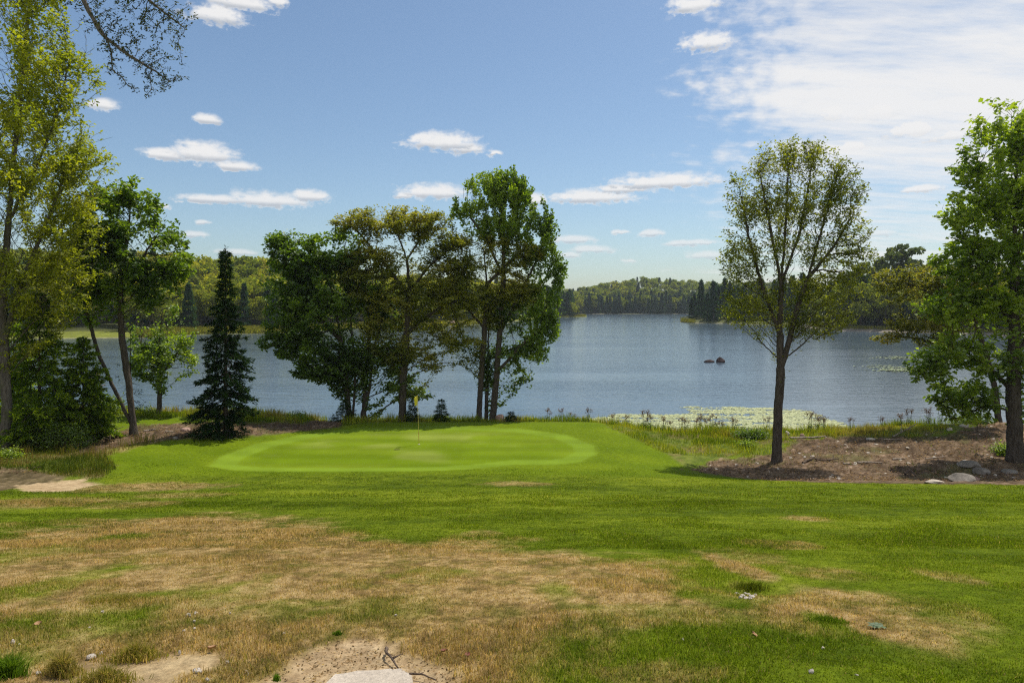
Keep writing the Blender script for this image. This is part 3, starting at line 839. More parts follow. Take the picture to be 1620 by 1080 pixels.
# conifers of the left clump
conifer('bushy_hemlock', 'large bushy hemlock reaching the ground beside the left edge trunk', (62, 712), 462, 150, M['needle_green'], 21, y=31.5, size=(.17, .07), droop=.55, nb=7, sprays=13, whorl=.27, irregular=.35, power=.62, nper=8, rise_top=.55)
conifer('bushy_hemlock', 'shorter bushy hemlock left of the twin stemmed maple', (132, 703), 535, 110, M['needle_green'], 22, y=33.0, size=(.17, .07), droop=.55, nb=7, sprays=13, whorl=.27, irregular=.35, power=.6, nper=8, rise_top=.55)
conifer('hemlock', 'slender hemlock behind the bushy hemlocks under the yellow green tree', (22, 700), 500, 110, M['needle_green'], 23, y=35.0, size=(.17, .07), droop=.5, nb=6, sprays=11, whorl=.30, irregular=.3, power=.7, nper=7)
conifer('browning_conifer', 'small conifer with rusty brown dying needles behind the hemlock', (152, 690), 585, 50, M['needle_brown'], 24, y=37.0, size=(.13, .05), droop=.4, nb=5, sprays=6, whorl=.30, dead=.25, nper=4)
conifer('dead_conifer', 'thin half bare conifer with grey twigs behind the twin stemmed maple', (206, 668), 520, 78, M['needle'], 25, y=39.5, size=(.13, .04), droop=.45, nb=5, sprays=4, whorl=.34, dead=.6, nper=4)

# the spruce
conifer('spruce', 'dark narrow spruce standing alone at the left end of the green', (357, 690), 391, 116, M['needle'], 31, size=(.18, .055), droop=.46, nb=7, sprays=13, whorl=.27, irregular=.42, power=1.0, nper=8)

# middle group
broad_tree('broadleaf_tree', 'dark green broadleaf tree leftmost of the group behind the green', (555, 664),
           [[(554, 664), (548, 612), (540, 540), (528, 470), (505, 410), (485, 370)], [(558, 662), (562, 600), (556, 520), (552, 440), (545, 390)], [(540, 540), (505, 500), (470, 460), (448, 400)]],
           [(446, 385, 28, 22), (480, 415, 55, 36), (452, 462, 36, 46), (505, 480, 62, 54), (472, 540, 52, 36), (520, 580, 50, 30), (540, 395, 40, 40), (446, 505, 28, 30), (505, 590, 46, 14), (540, 545, 50, 28)],
           .19, lf(N=48000, L=.22, W=.16, rx=.34, rz=.11, gap=.46, tb=-.02), M['leaf_maple'], M['bark_dark'], 1500, .30, .44, 41, y=42.3)
broad_tree('forked_tree', 'dark twin trunk tree second from the left in the group behind the green', (575, 664),
           [[(573, 664), (577, 620), (582, 560), (588, 490), (598, 420)], [(576, 655), (586, 605), (592, 545), (610, 500)], [(588, 490), (565, 430), (560, 380)]],
           [(575, 470, 48, 45), (605, 560, 52, 28), (562, 420, 40, 36), (638, 605, 40, 22), (560, 530, 40, 40), (600, 510, 40, 36), (565, 590, 40, 22), (645, 622, 42, 16), (620, 575, 50, 24)],
           .18, lf(N=30000, L=.22, W=.16, rx=.34, rz=.11, gap=.48, tb=-.08), M['leaf_dark'], M['bark_dark'], 1000, .30, .46, 42, y=42.6)
broad_tree('oak', 'broad olive and rusty topped oak with one thick straight trunk behind the flag', (637, 667),
           [[(637, 667), (638, 600), (643, 530), (648, 460), (644, 410), (625, 360)], [(648, 460), (680, 420), (715, 390), (740, 380)], [(648, 470), (610, 420), (570, 370), (540, 345)], [(643, 530), (690, 490), (725, 475)], [(644, 410), (670, 370), (680, 345)]],
           [(640, 352, 80, 24), (560, 350, 44, 20), (700, 385, 46, 26), (728, 420, 36, 20), (660, 430, 70, 26), (600, 400, 48, 24), (706, 470, 48, 22), (725, 540, 44, 14), (650, 520, 62, 30), (690, 575, 42, 14), (610, 340, 50, 16), (600, 470, 46, 26), (570, 435, 46, 24), (665, 480, 62, 30), (640, 560, 56, 20), (612, 520, 46, 24), (695, 440, 56, 26), (742, 470, 34, 20)],
           .22, lf(N=58000, L=.19, W=.105, rx=.32, rz=.12, gap=.32, up=.7), M['leaf_oak'], M['bark_dark'], 2400, .28, .42, 43, y=41.8, dscale=.9, rise=.5)
broad_tree('oak', 'olive topped oak leftmost of three trunks right of the group behind the green', (757, 668),
           [[(757, 668), (761, 600), (767, 520), (770, 450), (766, 400)], [(770, 450), (800, 420), (830, 395)], [(767, 520), (740, 490), (720, 460)]],
           [(780, 392, 54, 22), (735, 425, 32, 22), (826, 402, 34, 24), (800, 450, 46, 34), (758, 500, 40, 28), (735, 548, 40, 12), (728, 380, 22, 12), (770, 430, 44, 24), (705, 520, 36, 14), (770, 455, 56, 32), (822, 462, 36, 30)],
           .17, lf(N=28000, L=.19, W=.105, rx=.30, rz=.12, gap=.38, up=.7, tb=.05), M['leaf_oak'], M['bark_dark'], 1400, .28, .42, 44, y=43.2, dscale=.75, rise=.5)
broad_tree('slender_tree', 'slender dark tree in the middle of three trunks right of the group', (769, 669),
           [[(769, 669), (771, 600), (773, 520), (786, 450)], [(771, 570), (800, 555), (830, 545)]],
           [(800, 555, 46, 32), (778, 598, 34, 16), (820, 590, 24, 22), (760, 545, 34, 22), (800, 500, 34, 36)],
           .12, lf(N=10000, L=.20, W=.14, rx=.28, rz=.15, gap=.4, tb=-.05), M['leaf_dark'], M['bark_dark'], 520, .28, .46, 45, y=43.6, dscale=.75)
broad_tree('tall_maple', 'tallest maple of the group with upright leafy shoots against the sky', (779, 669),
           [[(779, 669), (785, 600), (790, 530), (797, 440), (796, 360), (790, 300)], [(790, 530), (825, 460), (850, 410), (866, 360)], [(797, 440), (770, 380), (745, 345)], [(796, 390), (815, 340), (824, 300)], [(785, 590), (830, 540), (856, 520)]],
           [(786, 304, 58, 36), (748, 330, 36, 28), (735, 345, 24, 12), (822, 318, 26, 44), (805, 350, 44, 34), (772, 362, 36, 20), (868, 372, 18, 42), (880, 430, 18, 40), (858, 482, 30, 36), (848, 545, 26, 34), (868, 515, 20, 30), (832, 400, 22, 24), (800, 285, 24, 16)],
           .20, lf(N=32000, L=.20, W=.13, rx=.13, rz=.24, gap=.36, up=.1, dirw=1.2, droop=-.1), M['leaf_maple'], M['bark_dark'], 1300, .28, .42, 46, y=43.3, dscale=.7, up=.3, rise=1.2)

# lone tree with two stems
broad_tree('lone_tree', 'lone vase shaped tree with thin olive leaves standing on bare soil at the right', (1228, 729),
           [[(1228, 729), (1230, 660), (1235, 590), (1233, 530), (1236, 450), (1242, 370), (1246, 290), (1250, 240)], [(1235, 585), (1247, 545), (1260, 490), (1278, 440), (1298, 370), (1318, 300), (1328, 260)],
            [(1233, 530), (1205, 450), (1185, 380), (1175, 320)], [(1236, 450), (1220, 370), (1205, 290), (1200, 260)], [(1278, 440), (1320, 390), (1345, 345)], [(1236, 450), (1265, 370), (1280, 290), (1285, 250)]],
           [(1243, 262, 62, 46), (1192, 315, 44, 60), (1168, 410, 32, 62), (1250, 360, 75, 80), (1322, 308, 48, 58), (1352, 395, 34, 58), (1305, 450, 60, 52), (1190, 480, 52, 46), (1238, 505, 64, 30), (1310, 500, 50, 30), (1285, 245, 32, 26), (1280, 520, 44, 26), (1215, 530, 34, 16)],
           .20, lf(N=46000, L=.15, W=.075, rx=.25, rz=.14, gap=.42, droop=.4), M['leaf_olive'], M['bark_dark'], 2100, .27, .38, 51, up=.25, rise=.9, dscale=.85)

# maple on the right edge
broad_tree('edge_maple', 'leafy bright green maple with a thick dark trunk at the right edge', (1606, 730),
           [[(1606, 730), (1602, 640), (1604, 520), (1605, 400), (1608, 280), (1610, 180)], [(1602, 620), (1560, 575), (1510, 560), (1470, 575)], [(1604, 520), (1560, 440), (1520, 370)], [(1605, 400), (1570, 330), (1545, 260)],
            [(1603, 560), (1680, 480), (1740, 420)], [(1602, 650), (1560, 640), (1530, 655)], [(1605, 400), (1660, 300), (1700, 220)]],
           [(1600, 205, 64, 52), (1552, 258, 50, 44), (1610, 330, 90, 90), (1522, 330, 42, 36), (1535, 420, 62, 48), (1518, 485, 60, 36), (1495, 565, 58, 26), (1525, 620, 62, 30), (1472, 588, 32, 15), (1555, 555, 62, 52), (1710, 330, 110, 150), (1650, 520, 100, 80), (1532, 662, 38, 16), (1570, 480, 66, 56), (1575, 390, 66, 60), (1565, 300, 60, 50)],
           .31, lf(N=60000, L=.23, W=.18, rx=.27, rz=.17, gap=.46), M['leaf_light'], M['bark_dark'], 1900, .30, .46, 52)

# rusty tree behind the right maple
broad_tree('rusty_oak', 'oak with yellow and rust tinged leaves reaching over the water behind the edge maple', (1580, 690),
           [[(1580, 690), (1575, 620), (1560, 560), (1540, 500), (1520, 440)], [(1560, 560), (1500, 548), (1450, 535), (1405, 530)], [(1540, 500), (1490, 470), (1440, 450)]],
           [(1430, 462, 42, 24), (1415, 440, 36, 20), (1404, 537, 24, 9), (1440, 508, 38, 16), (1482, 440, 46, 28), (1500, 500, 44, 28), (1550, 450, 50, 42), (1470, 540, 30, 10)],
           .15, lf(N=20000, L=.17, W=.10, rx=.30, rz=.13, gap=.35, up=.7), M['leaf_rust'], M['bark_dark'], 900, .28, .42, 53, y=39.5, rise=.4)

# young conifers along the back of the green
for i, (bx, by, top, w, lab) in enumerate([(546, 668, 634, 54, 'wide dark young conifer at the foot of the leftmost broadleaf tree'), (652, 667, 634, 24, 'slim dark young conifer just right of the thick oak trunk'),
                                           (698, 667, 633, 30, 'dark young conifer in the gap between the oak and the three trunks'), (808, 670, 652, 24, 'smallest young conifer right of the three trunks')]):
    conifer('young_conifer', lab, (bx, by), top, w, M['needle'], 61 + i, y=41.2 + .1 * i, group='young conifers behind the green', size=(.11, .03), droop=.05, nb=6, sprays=8, whorl=.13, irregular=.25, power=.75, nper=9, rise_top=.6, r0=.025)


# shrubs: many thin stems and a leafy mass
def shrub(name, label, base, blobs, lmat, seed, leaf, y, n=220, group=None):
    R = np.random.default_rng(seed)
    x0 = (base[0] - CX) / FPX * y; z0 = float(terrain(x0, y))
    A = sample_blobs(blobs, y, n, R, 1.0, .5)
    A = A[A[:, 2] > z0 + .02]
    o = np.array([x0, y, z0])
    tubes, pos, dirs = [], [], []
    for a in A:
        d = a - o
        t = np.linspace(0, 1, 5)[:, None]
        s = np.array([d[0] * .15, d[1] * .15, 0])
        p = s * (1 - t) + t * d; p[:, 2] = d[2] * t[:, 0] ** .8
        tubes.append((p, np.linspace(.012, .004, 5), 3))
        k = leaf['n']
        q = d + R.normal(0, 1, (k, 3)) * np.array([leaf['rx'], leaf['rx'], leaf['rz']])
        q[:, 2] = np.maximum(q[:, 2], .01)
        pos.append(q); dirs.append(np.repeat((d / np.linalg.norm(d))[None], k, 0))
    pos = np.concatenate(pos); dirs = np.concatenate(dirs)
    v = leaf_quads(pos, leaf['L'], leaf['W'], R, .5, dirs, .7, .2)
    tint = np.clip(R.normal(.5, .2, len(pos)), 0, 1)
    root = empty(name, o, label, 'shrub', group)
    link_mesh('stems', tubes_mesh(name + '_stems', tubes), M['brown_wood'], root)
    link_mesh('foliage', np_mesh(name + '_foliage', v, np.arange(len(v)).reshape(-1, 4), 4, False, [('tint', 'FLOAT', 'FACE', tint)]), lmat, root)
    return root


SL = dict(n=14, L=.11, W=.07, rx=.16, rz=.12)
shrub('leafy_shrub', 'light green leafy shrub between the hemlocks and the twin stemmed maple', (165, 694), [(165, 655, 24, 28), (150, 680, 26, 16), (178, 640, 14, 14)], M['leaf_light'], 71, SL, 34.5, 260)
shrub('dark_shrub', 'rounded dark green shrub at the foot of the small shore tree', (237, 672), [(236, 660, 17, 13)], M['leaf_dark'], 72, SL, 40.5, 160)
shrub('round_shrub', 'small rounded green shrub right of the spruce by the shore', (466, 674), [(466, 663, 14, 10)], M['leaf_maple'], 73, SL, 41.5, 130)
shrub('low_shrub', 'low dark green shrub in the rough grass left of the lone trunk', (1188, 696), [(1186, 687, 28, 7), (1205, 692, 20, 5)], M['leaf_maple'], 74, SL, 37.5, 150)
shrub('weed_clump', 'tiny leafy weed clump in the rough grass in front of the low shrub', (1182, 710), [(1182, 704, 9, 5)], M['leaf_light'], 75, dict(SL, n=10), 35.2, 50)
shrub('bank_shrub', 'green shrub under the hanging boughs of the edge maple', (1545, 680), [(1540, 668, 34, 12), (1515, 672, 14, 7)], M['leaf_maple'], 76, SL, 39.0, 200)
shrub('root_shrub', 'small shrub growing against the left side of the edge maple trunk', (1588, 728), [(1588, 715, 12, 11)], M['leaf_light'], 77, SL, 33.0, 90)
shrub('edge_weed', 'broad leaved green weeds at the foot of the left edge trunk', (8, 728), [(10, 722, 18, 8)], M['leaf_light'], 78, SL, 28.6, 90)
shrub('shadow_shrub', 'dark undergrowth shrub in the shade under the hemlocks', (95, 712), [(95, 690, 50, 20), (40, 695, 40, 18)], M['leaf_dark'], 79, dict(SL, n=18), 31.0, 260)

# ------------------------------------------------------------------ the far woods
def clump_leaves(blobs, n, size, R, up=.3):
    B = np.array(blobs, float); w = (B[:, 3] * B[:, 3]) ; w /= w.sum()
    i = R.choice(len(B), n, p=w)
    d = R.normal(0, 1, (n, 3)); d /= np.linalg.norm(d, axis=1)[:, None]
    rad = R.random(n) ** .25
    pos = B[i, :3] + d * rad[:, None] * np.stack([B[i, 3], B[i, 3], B[i, 4]], 1)
    N = d + R.normal(0, .6, (n, 3)); N[:, 2] += up; N /= np.linalg.norm(N, axis=1)[:, None]
    D = R.normal(0, 1, (n, 3)); D -= (D * N).sum(1)[:, None] * N; D /= np.linalg.norm(D, axis=1)[:, None]
    Bv = np.cross(N, D); l = (size * R.uniform(.6, 1.3, n))[:, None]
    v = np.stack([pos - D * l * .5, pos + Bv * l * .35, pos + D * l * .5, pos - Bv * l * .35], 1).reshape(-1, 3)
    t = np.clip(.5 + R.normal(0, .15, n) + (R.random(len(B))[i] - .5) * .35, 0, 1)
    return v, t


def far_broad(R, h, w, n, size):
    bl = []
    for k in range(16):
        f = R.uniform(.30, .95); a = R.uniform(0, 2 * pi); q = R.uniform(.2, 1) * w * .36 * math.sqrt(max(.05, 1 - ((f - .55) / .5) ** 2))
        r = w * R.uniform(.13, .22)
        bl.append((cos(a) * q, sin(a) * q, f * h, r, r * .75))
    bl.append((0, 0, h * .9, w * .2, w * .16))
    return clump_leaves(bl, n, size, R)


def far_conifer(R, h, w, n, size, narrow=1.0):
    z = R.random(n) ** .8
    lev = np.round(z * 16) / 16 + R.normal(0, .012, n); lev = np.clip(lev, 0.02, 1)
    rad = (1 - lev) ** .8 * w / 2 * R.uniform(.5, 1.0, n) * (0.85 + .3 * np.sin(lev * 40 + 1))
    a = R.uniform(0, 2 * pi, n)
    pos = np.stack([np.cos(a) * rad, np.sin(a) * rad, lev * h - rad * .25], 1)
    d = np.stack([np.cos(a), np.sin(a), np.full(n, -.35)], 1)
    v = leaf_quads(pos, size, size * .5, R, .5, d, 2.0, .2)
    return v, np.clip(R.normal(.45, .18, n), 0, 1)


def far_pine(R, h, w, n, size):
    bl = []
    for k in range(15):
        f = .35 + .62 * k / 14; a = R.uniform(0, 2 * pi); q = w * .45 * (1 - ((f - .5) / .62) ** 2) * R.uniform(.2, .8)
        r = w * R.uniform(.19, .30) * (1.2 - .5 * f)
        bl.append((cos(a) * q, sin(a) * q, f * h, r, r * .45))
    bl.append((0, 0, h * .97, w * .1, h * .04))
    return clump_leaves(bl, n, size, R, .9)


def trunk_tube(h, r):
    return [(np.array([(0, 0, -.8), (0, 0, h * .4), (0, 0, h * .92)], float), np.array([r, r * .7, r * .15]), 6)]


PROTO = []
Rf = np.random.default_rng(99)
for k in range(4): PROTO.append(('broad', far_broad(Rf, 10, 8.5 + Rf.uniform(-1, 1.5), 1500, .62)))
for k in range(3): PROTO.append(('conifer', far_conifer(Rf, 10, 3.6 + .9 * k, 1500, .66)))
for k in range(3): PROTO.append(('pine', far_pine(Rf, 10, 5.2 + .4 * k, 1500, .52)))
PM = []
for k, (kind, (v, t)) in enumerate(PROTO):
    tm = tubes_mesh('far_trunk_%d' % k, trunk_tube(10, .16)); tm.materials.append(M['bark_dark'])
    cm = np_mesh('far_crown_%d' % k, v, np.arange(len(v)).reshape(-1, 4), 4, False, [('tint', 'FLOAT', 'FACE', t)])
    cm.materials.append({'broad': M['far_leaf'], 'conifer': M['far_needle'], 'pine': M['far_pine']}[kind])
    PM.append((kind, tm, cm))


def far_tree(x, y, z, h, kind, label, group, R, name):
    c = [p for p in PM if p[0] == kind]
    k, tm, cm = c[R.integers(len(c))]
    root = empty(name, (x, y, z), label, 'tree', group)
    s = h / 10; root.scale = (s * R.uniform(.85, 1.15), s * R.uniform(.85, 1.15), s); root.rotation_euler = (0, 0, R.uniform(0, 6.28))
    a = bpy.data.objects.new('trunk', tm); COL.objects.link(a); a.parent = root
    b = bpy.data.objects.new('crown', cm); COL.objects.link(b); b.parent = root


def scatter(shore, n, pr, sr, gap, R, keep=None):
    """Points on a shore, spaced at least gap metres."""
    out = []
    cell = {}
    for _ in range(n * 14):
        if len(out) >= n: break
        px = R.uniform(*pr); s = R.uniform(*sr)
        x, y, z = shore.place([px], [s]); x, y, z = float(x[0]), float(y[0]), float(z[0])
        ci = (int(x // gap), int(y // gap)); ok = True
        for i in (-1, 0, 1):
            for j in (-1, 0, 1):
                for (u, v) in cell.get((ci[0] + i, ci[1] + j), []):
                    if (u - x) ** 2 + (v - y) ** 2 < gap * gap: ok = False
        if ok and (keep is None or keep(px, s)):
            cell.setdefault(ci, []).append((x, y)); out.append((x, y, z, px, s))
    return out


def wood_mass(name, label, cat, pts, R, conif):
    """A far wood that reads as one mass."""
    V1, T1, I1 = [], [], []
    for (x, y, z, px, s) in pts:
        kind = conif(px, s, R)
        c = [p for p in PROTO if p[0] == kind]
        v, t = c[R.integers(len(c))][1]
        nq = len(t); take = R.permutation(nq)[:int(nq * .42)]
        h = R.uniform(10.5, 14.5) * (1.05 if kind != 'broad' else 1); sc = h / 10
        a = R.uniform(0, 6.28); ca, sa = cos(a), sin(a)
        q = v.reshape(-1, 4, 3)[take]; ctr = q.mean(1, keepdims=True); q = (ctr + (q - ctr) * 1.45) * sc
        q = np.stack([q[..., 0] * ca - q[..., 1] * sa + x, q[..., 0] * sa + q[..., 1] * ca + y, q[..., 2] + z - .3], -1)
        V1.append(q.reshape(-1, 3)); T1.append(np.clip(t[take] + R.normal(0, .2), 0, 1)); I1.append(np.full(len(take), 0 if kind == 'broad' else 1))
    v = np.concatenate(V1)
    me = np_mesh(name, v, np.arange(len(v)).reshape(-1, 4), 4, False, [('tint', 'FLOAT', 'FACE', np.concatenate(T1))], np.concatenate(I1))
    o = link_mesh(name, me, [M['far_leaf'], M['far_needle']])
    tag(o, label, cat, None, 'stuff')


RF = np.random.default_rng(5)
# left hill: first rows as trees of their own, the slope behind as one wood
g = 'trees along the left far shore'
for (x, y, z, px, s) in scatter(SH_left, 105, (215, 870), (13, 30), 4.2, RF):
    k = RF.random()
    if k < .72: far_tree(x, y, z, RF.uniform(8, 13), 'broad', 'sunlit broadleaf tree in the front rows of the wood on the left far shore', g, RF, 'shore_broadleaf')
    elif k < .9: far_tree(x, y, z, RF.uniform(9, 14), 'conifer', 'dark pointed conifer in the front rows of the wood on the left far shore', g + ', conifers', RF, 'shore_conifer')
    else: far_tree(x, y, z, RF.uniform(10, 15), 'pine', 'dark layered pine in the front rows of the wood on the left far shore', g + ', pines', RF, 'shore_pine')
wood_mass('forest', 'sunlit yellow green mixed wood covering the hill behind the left trees', 'forest', scatter(SH_left, 950, (-300, 880), (28, 160), 4.6, RF), RF,
          lambda px, s, R: 'conifer' if R.random() < .10 else ('pine' if R.random() < .06 else 'broad'))
# far hill at the head of the lake
for (x, y, z, px, s) in scatter(SH_far, 90, (880, 1110), (3, 20), 3.6, RF):
    if RF.random() < .75: far_tree(x, y, z, RF.uniform(9, 18), 'conifer', 'dark conifer in the front row at the head of the lake', 'conifers at the head of the lake', RF, 'distant_conifer')
    else: far_tree(x, y, z, RF.uniform(11, 15), 'broad', 'small green broadleaf tree in the front row at the head of the lake', 'broadleaf trees at the head of the lake', RF, 'distant_broadleaf')
wood_mass('forest', 'blue green wood on the low hill closing the head of the lake', 'forest', scatter(SH_far, 900, (640, 1500), (14, 190), 5.6, RF), RF,
          lambda px, s, R: 'conifer' if R.random() < (.88 if s < 60 else .15) else 'broad')
# wooded headland behind the tall maple
for (x, y, z, px, s) in scatter(SH_point, 22, (838, 903), (4, 26), 3.2, RF):
    far_tree(x, y, z, RF.uniform(12, 18.5), 'conifer', 'dark conifer on the small headland right of the tall maple', 'conifers on the headland', RF, 'headland_conifer')
for px, s, h in ((908, 4, 8), (913, 5, 6), (904, 3, 9)):
    x, y, z = SH_point.place([px], [s]); far_tree(float(x[0]), float(y[0]), float(z[0]), h, 'broad', 'pale small tree at the tip of the small headland', 'pale trees at the headland tip', RF, 'headland_tree')
# peninsula left of the lone tree
for (x, y, z, px, s) in scatter(SH_pen, 46, (1094, 1275), (4, 44), 3.6, RF):
    far_tree(x, y, z, RF.uniform(11, 17.5) * (.8 if px < 1104 else 1), 'conifer', 'dark spire conifer on the peninsula behind the lone tree', 'conifers on the peninsula', RF, 'peninsula_conifer')
# right far bank: tall pines and mixed trees
PX = [(1404, 16, 22.5), (1421, 20, 25), (1442, 22, 23.5), (1455, 18, 20), (1388, 26, 19), (1362, 14, 20), (1345, 10, 17.5), (1470, 20, 19)]
for (px, s, h) in PX:
    x, y, z = SH_right.place([px], [s]); far_tree(float(x[0]), float(y[0]), float(z[0]), h, 'pine', 'tall layered pine rising above the far bank between lone tree and edge maple', 'tall pines on the right far bank', RF, 'tall_pine')
for (x, y, z, px, s) in scatter(SH_right, 60, (1275, 1640), (5, 30), 3.8, RF):
    k = RF.random()
    if k < .6: far_tree(x, y, z, RF.uniform(10, 16), 'conifer', 'dark conifer lining the right far bank behind the lone tree and edge maple', 'conifers on the right far bank', RF, 'bank_conifer')
    else: far_tree(x, y, z, RF.uniform(9, 14), 'broad', 'green broadleaf tree lining the right far bank behind the lone tree and edge maple', 'broadleaf trees on the right far bank', RF, 'bank_broadleaf')
wood_mass('forest', 'dark mixed wood behind the pines on the right far bank', 'forest', scatter(SH_right, 330, (1270, 2150), (28, 140), 4.6, RF), RF,
          lambda px, s, R: 'conifer' if R.random() < .4 else 'broad')

# ------------------------------------------------------------------ grass
def vert_mat(name, rough=0.8, trans=0.3, tcol=(1.2, 1.15, 0.7)):
    m, nt = new_mat(name); L = nt.links
    at = node(nt, 'ShaderNodeAttribute', attribute_name='Col')
    d = node(nt, 'ShaderNodeBsdfDiffuse'); L.new(at.outputs['Color'], d.inputs[0])
    tm = node(nt, 'ShaderNodeMix', data_type='RGBA', blend_type='MULTIPLY'); tm.inputs[0].default_value = 1.0
    L.new(at.outputs['Color'], tm.inputs[6]); tm.inputs[7].default_value = (*tcol, 1)
    t = node(nt, 'ShaderNodeBsdfTranslucent'); L.new(tm.outputs[2], t.inputs[0])
    mx = node(nt, 'ShaderNodeMixShader'); mx.inputs[0].default_value = trans
    L.new(d.outputs[0], mx.inputs[1]); L.new(t.outputs[0], mx.inputs[2])
    out = node(nt, 'ShaderNodeOutputMaterial'); L.new(mx.outputs[0], out.inputs[0])
    return m


M['blade'] = vert_mat('grass blades', trans=.5, tcol=(1.7, 1.6, .8))


def blades(x, y, z, h, wd, R, lean=.45, curl=True):
    """Each blade: a bent strip of two faces; returns verts and face vertex counts."""
    n = len(x)
    a = R.uniform(0, 2 * pi, n); b = R.uniform(0, 2 * pi, n)
    le = R.uniform(.1, 1, n) * lean
    bx, by = np.cos(a) * wd * .5, np.sin(a) * wd * .5
    lx, ly = np.cos(b) * le * h, np.sin(b) * le * h
    base = np.stack([x, y, z - .004], 1)
    w3 = np.stack([bx, by, np.zeros(n)], 1)
    mid = base + np.stack([lx * .35, ly * .35, h * .62], 1)
    tip = base + np.stack([lx, ly, h * np.sqrt(np.maximum(.1, 1 - le ** 2 * .5))], 1)
    v = np.stack([base - w3, base + w3, mid + w3 * .7, mid - w3 * .7, tip], 1).reshape(-1, 3)
    k = np.arange(n)[:, None] * 5
    f = np.concatenate([k + np.array([[0, 1, 2, 3]]), k + np.array([[3, 2, 4]])], 1).ravel()
    return v, f, np.tile([4, 3], n)


def grass_layer(R, n, y0, y1, dens_pow, half=0.80):
    """Random spots in the stretch of lawn in view, thicker nearer."""
    u = R.random(n)
    y = (y0 ** (1 - dens_pow) + u * (y1 ** (1 - dens_pow) - y0 ** (1 - dens_pow))) ** (1 / (1 - dens_pow))
    x = R.uniform(-half, half, n) * y
    return x, y


def build_grass():
    R = np.random.default_rng(303)
    Vs, Fs, Ns, Cs, nv = [], [], [], [], 0
    for (n, y0, y1, pw, hh, ww) in [(340000, 2.5, 9.0, .55, .019, .0042), (230000, 8.0, 17.0, .6, .024, .009), (140000, 15.0, 28.5, .4, .028, .017)]:
        x, y = grass_layer(R, n, y0, y1, pw)
        F = fields(x, y)
        keep = (F['sand'] < .35) & (F['mulch'] < .5) & (F['green'] < .2)
        keep &= ~((F['sand'] > .05) & (R.random(n) < .6))
        keep &= R.random(n) > .25 * F['dry']
        x, y = x[keep], y[keep]; F = {k: v[keep] for k, v in F.items()}
        m = len(x)
        c = ground_colour(x, y, F)
        # single blades differ: straw among the green, green among the straw
        g = V(.085, .125, .010)[None] * R.uniform(.7, 1.5, m)[:, None]; s = V(.34, .255, .120)[None] * R.uniform(.6, 1.35, m)[:, None]
        p = R.random(m)
        mixv = np.where(p < .18 + .12 * F['dry'], 1.0, 0.0) * R.uniform(.3, .9, m)
        alt = np.where((R.random(m) < F['dry'] * .72 + .07)[:, None], s, g)
        c = 1.25 * lerp(c * R.uniform(.4, 1.65, m)[:, None], alt, np.maximum(mixv, .35))
        tuft = fbm(x * 1.3, y * 1.3, 91, 4)
        h = hh * (1 + .35 * F['dry']) * R.uniform(.5, 1.3, m) * (0.65 + .9 * S(.4, .7, tuft)) * (1 + F['wild'] * 2)
        w = ww * R.uniform(.7, 1.3, m)
        v, f, cnt = blades(x, y, terrain(x, y) + (F['n3'] - .5) * .02, h, w, R, 1.0)
        Vs.append(v); Fs.append(f + nv); Ns.append(cnt); nv += len(v)
        Cs.append(np.repeat(np.concatenate([np.clip(c, 0, 1), np.ones((m, 1))], 1), 5, 0))
    me = np_mesh('grass', np.concatenate(Vs), np.concatenate(Fs), np.concatenate(Ns), False, [('Col', 'FLOAT_COLOR', 'POINT', np.concatenate(Cs))])
    tag(link_mesh('grass', me, M['blade']), 'short lawn grass, green towards the water and sun dried in front', 'grass', None, 'stuff')


build_grass()


def long_grass(name, label, n, xr, yr, hr, wr, cols, R, keepf, lean=.5):
    x = R.uniform(*xr, n); y = R.uniform(*yr, n)
    z = terrain(x, y); F = fields(x, y)
    k = keepf(x, y, z, F, R)
    x, y, z = x[k], y[k], z[k]; m = len(x)
    cl = fbm(x * .9, y * 1.2, 95, 4)
    h = R.uniform(*hr, m) * (.45 + 1.1 * S(.35, .68, cl)); w = R.uniform(*wr, m)
    v, f, cnt = blades(x, y, z, h, w, R, lean)
    C = np.array(cols); t = np.clip(.5 + (fbm(x * .5 + 7, y * .8, 97, 3) - .5) * 2.4 + R.normal(0, .22, m), 0, .999) * (len(C) - 1)
    i = t.astype(int); fr = (t - i)[:, None]
    c = C[i] * (1 - fr) + C[np.minimum(i + 1, len(C) - 1)] * fr
    c = c * R.uniform(.75, 1.25, m)[:, None]
    me = np_mesh(name, v, f, cnt, False, [('Col', 'FLOAT_COLOR', 'POINT', np.repeat(np.concatenate([c, np.ones((m, 1))], 1), 5, 0))])
    return tag(link_mesh(name, me, M['blade']), label, 'grass', None, 'stuff')


RG = np.random.default_rng(404)
GC = [(.105, .155, .010), (.190, .245, .014), (.260, .295, .018), (.300, .290, .032), (.24, .20, .06)]


def shore_keep(x, y, z, F, R):
    m = np.maximum(F['mulch'], F['green'])
    return (z > -.12) & (z < np.where(x < -8, 1.6, .93)) & (F['shore'] > .35) & (m < .35) & (np.abs(x) < y * .85) & (R.random(len(x)) < .35 + .65 * S(.42, .55, fbm(x * .7, y * .7, 99, 3)))


